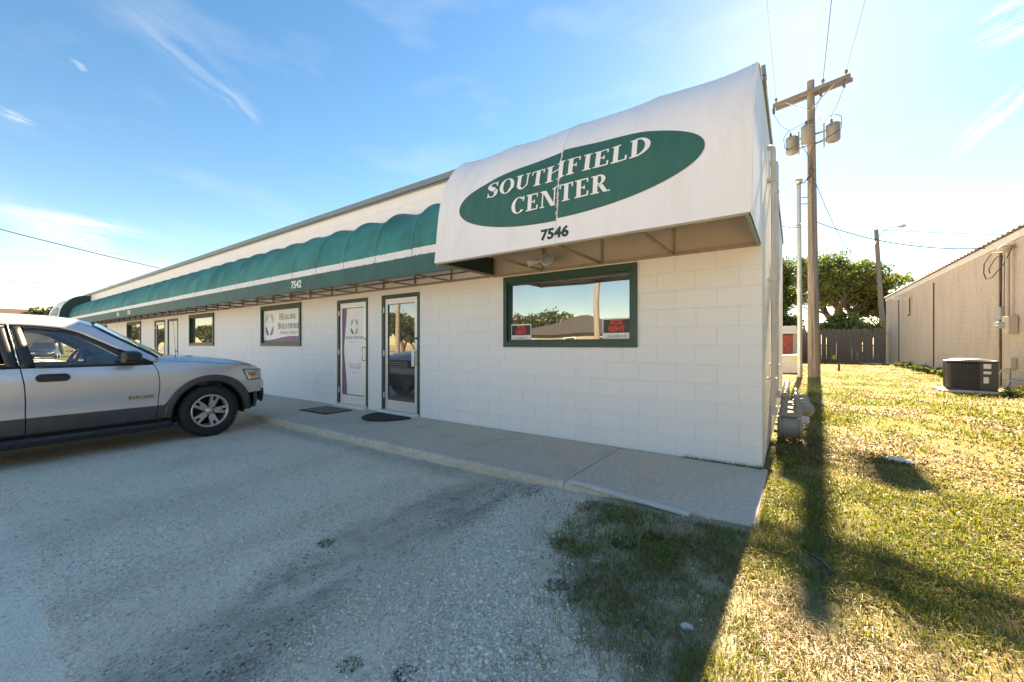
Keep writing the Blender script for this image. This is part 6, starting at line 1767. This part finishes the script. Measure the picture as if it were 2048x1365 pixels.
# weeds along the foot of the wall: a run of thin blades
r = np.random.RandomState(4); n = 900
wx = np.concatenate([-.75 * r.rand(500) ** 1.4, -14 * r.rand(400)]); wy = -.012 - .02 * r.rand(n); hh = np.where(np.arange(n) < 500, r.uniform(.015, .055, n), r.uniform(.006, .018, n)); az = r.uniform(3.3, 6.1, n); ln = r.uniform(.2, 1.2, n)
P_ = lambda t, k: np.stack([wx + np.cos(az) * hh * t * np.sin(ln * t) + .002 * k, wy + np.sin(az) * hh * t * np.sin(ln * t), hh * t * np.cos(ln * t)], 1)
o = soup('wall_foot_weeds', np.stack([P_(0, -1), P_(0, 1), P_(1, 0)], 1), np.array([[0, 1, 2]]), np.array(PG_ + PS_)[r.randint(0, 6, n)], L_grass, None, 3)
tag(o, 'thin weeds along the foot of the white wall', 'weeds', kind='stuff')
# weeds by the beige wall
for k, (x, y, n_, h_) in enumerate(((5.1, 10.9, 500, .22), (4.75, 10.2, 400, .14), (5.15, 9.7, 400, .20))):
    V, col = leaves(np.array([(x + random.Random(k * 7 + i).uniform(-.3, .3), y + random.Random(k * 5 + i).uniform(-.35, .35), h_ * .45) for i in range(8)]), .16, n_, .035, PAL_L, 70 + k, .7)
    tag(soup('weed_clump', V, QF, col, L_leaf), ('leafy weeds right behind the condenser unit', 'low weeds beside the condenser pad', 'leafy weeds under the wall conduits')[k], 'weeds', 'weeds by the beige wall')
for k, (y, x) in enumerate(((18.4, 5.2), (20.2, 5.22), (22.5, 5.2), (25.5, 5.2))):
    V, col = leaves(np.array([(x + random.Random(k * 7 + i).uniform(-.25, .15), y + random.Random(k * 5 + i).uniform(-.9, .9), .12) for i in range(10)]), .22, 700, .05, PAL_D + PAL_L, 90 + k, .7)
    tag(soup('weed_clump', V, QF, col, L_leaf), ('nearest', 'second', 'third', 'farthest')[k] + ' dark weed clump along the foot of the beige wall', 'weeds', 'weeds by the beige wall')
m_ = MB(); m_.tube([(0, 0, 0), (.06, -.10, .015), (.10, -.2, .01)], [.008, .009, .005], 6); o = m_.build('dark_stick', M_ink); o.location = (.33, -1.72, gz(.33, -1.8) + .02); tag(o, 'short dark stick lying in the lawn', 'stick')

# ------------------------------------------------------------------ gravel stones
def build_gravel():
    r = np.random.RandomState(21); N0 = 1500000
    x = r.uniform(-6.5, .2, N0); y = r.uniform(-4.4, -1.49, N0)
    cx, cy = cam.location.x, cam.location.y
    fx = (x - cx) * -math.sin(YAW) + (y - cy) * math.cos(YAW); rx = (x - cx) * math.cos(YAW) + (y - cy) * math.sin(YAW)
    ok = (fx > .5) & (np.abs(rx) < fx * 1.7)
    d = np.hypot(x - cx, y - cy)
    co = coarse_mask(x, y); lm = lawn_mask(x, y); tr = track_mask(x, y)
    den = (co * .95 + .30 * fnoise(x, y, 1.1) + .02) * (1 - lm * .92) * (1 - .75 * tr)
    ok &= r.rand(N0) < den * np.clip(3.0 / d, .25, 1) * .42
    x, y, co, d, tr = x[ok], y[ok], co[ok], d[ok], tr[ok]; n = len(x)
    s = r.uniform(.0028, .0070, n) * (1 + .8 * (r.rand(n) < .10)) * (.75 + .4 * co)
    octa = np.array([(1, 0, 0), (-1, 0, 0), (0, 1, 0), (0, -1, 0), (0, 0, 1), (0, 0, -1)], float)
    FC = np.array([[0, 2, 4], [2, 1, 4], [1, 3, 4], [3, 0, 4], [2, 0, 5], [1, 2, 5], [3, 1, 5], [0, 3, 5]])
    pts = octa[None] * s[:, None, None] * np.stack([r.uniform(.8, 1.5, n), r.uniform(.7, 1.2, n), r.uniform(.5, .9, n)], 1)[:, None, :]
    pts = pts * r.uniform(.75, 1.2, (n, 6, 1)) + r.normal(0, .18, (n, 6, 3)) * s[:, None, None]
    a = r.uniform(0, 6.28, n); ca, sa = np.cos(a)[:, None], np.sin(a)[:, None]
    X_ = pts[:, :, 0] * ca - pts[:, :, 1] * sa; Y_ = pts[:, :, 0] * sa + pts[:, :, 1] * ca
    V = np.stack([X_ + x[:, None], Y_ + y[:, None], pts[:, :, 2] + (ground_z(x, y) + s * .35)[:, None]], 2)
    b = np.clip(r.normal(.76, .13, n) - .40 * tr, .16, .92)[:, None]
    col = b * np.array([[1.0, .90, .75]]) * (1 + r.normal(0, .02, (n, 3)))
    o = soup('gravel_stones', V, FC, col, M_stone, None, 6)
    tag(o, 'loose pale crushed stones of the gravel lot', 'gravel', kind='stuff'); print('stones', n)
M_stone = bpy.data.materials.new('crushed_stone'); M_stone.use_nodes = True
_a = M_stone.node_tree.nodes.new('ShaderNodeAttribute'); _a.attribute_name = 'col'
M_stone.node_tree.links.new(_a.outputs['Color'], M_stone.node_tree.nodes['Principled BSDF'].inputs['Base Color']); M_stone.node_tree.nodes['Principled BSDF'].inputs['Roughness'].default_value = .9
build_gravel()
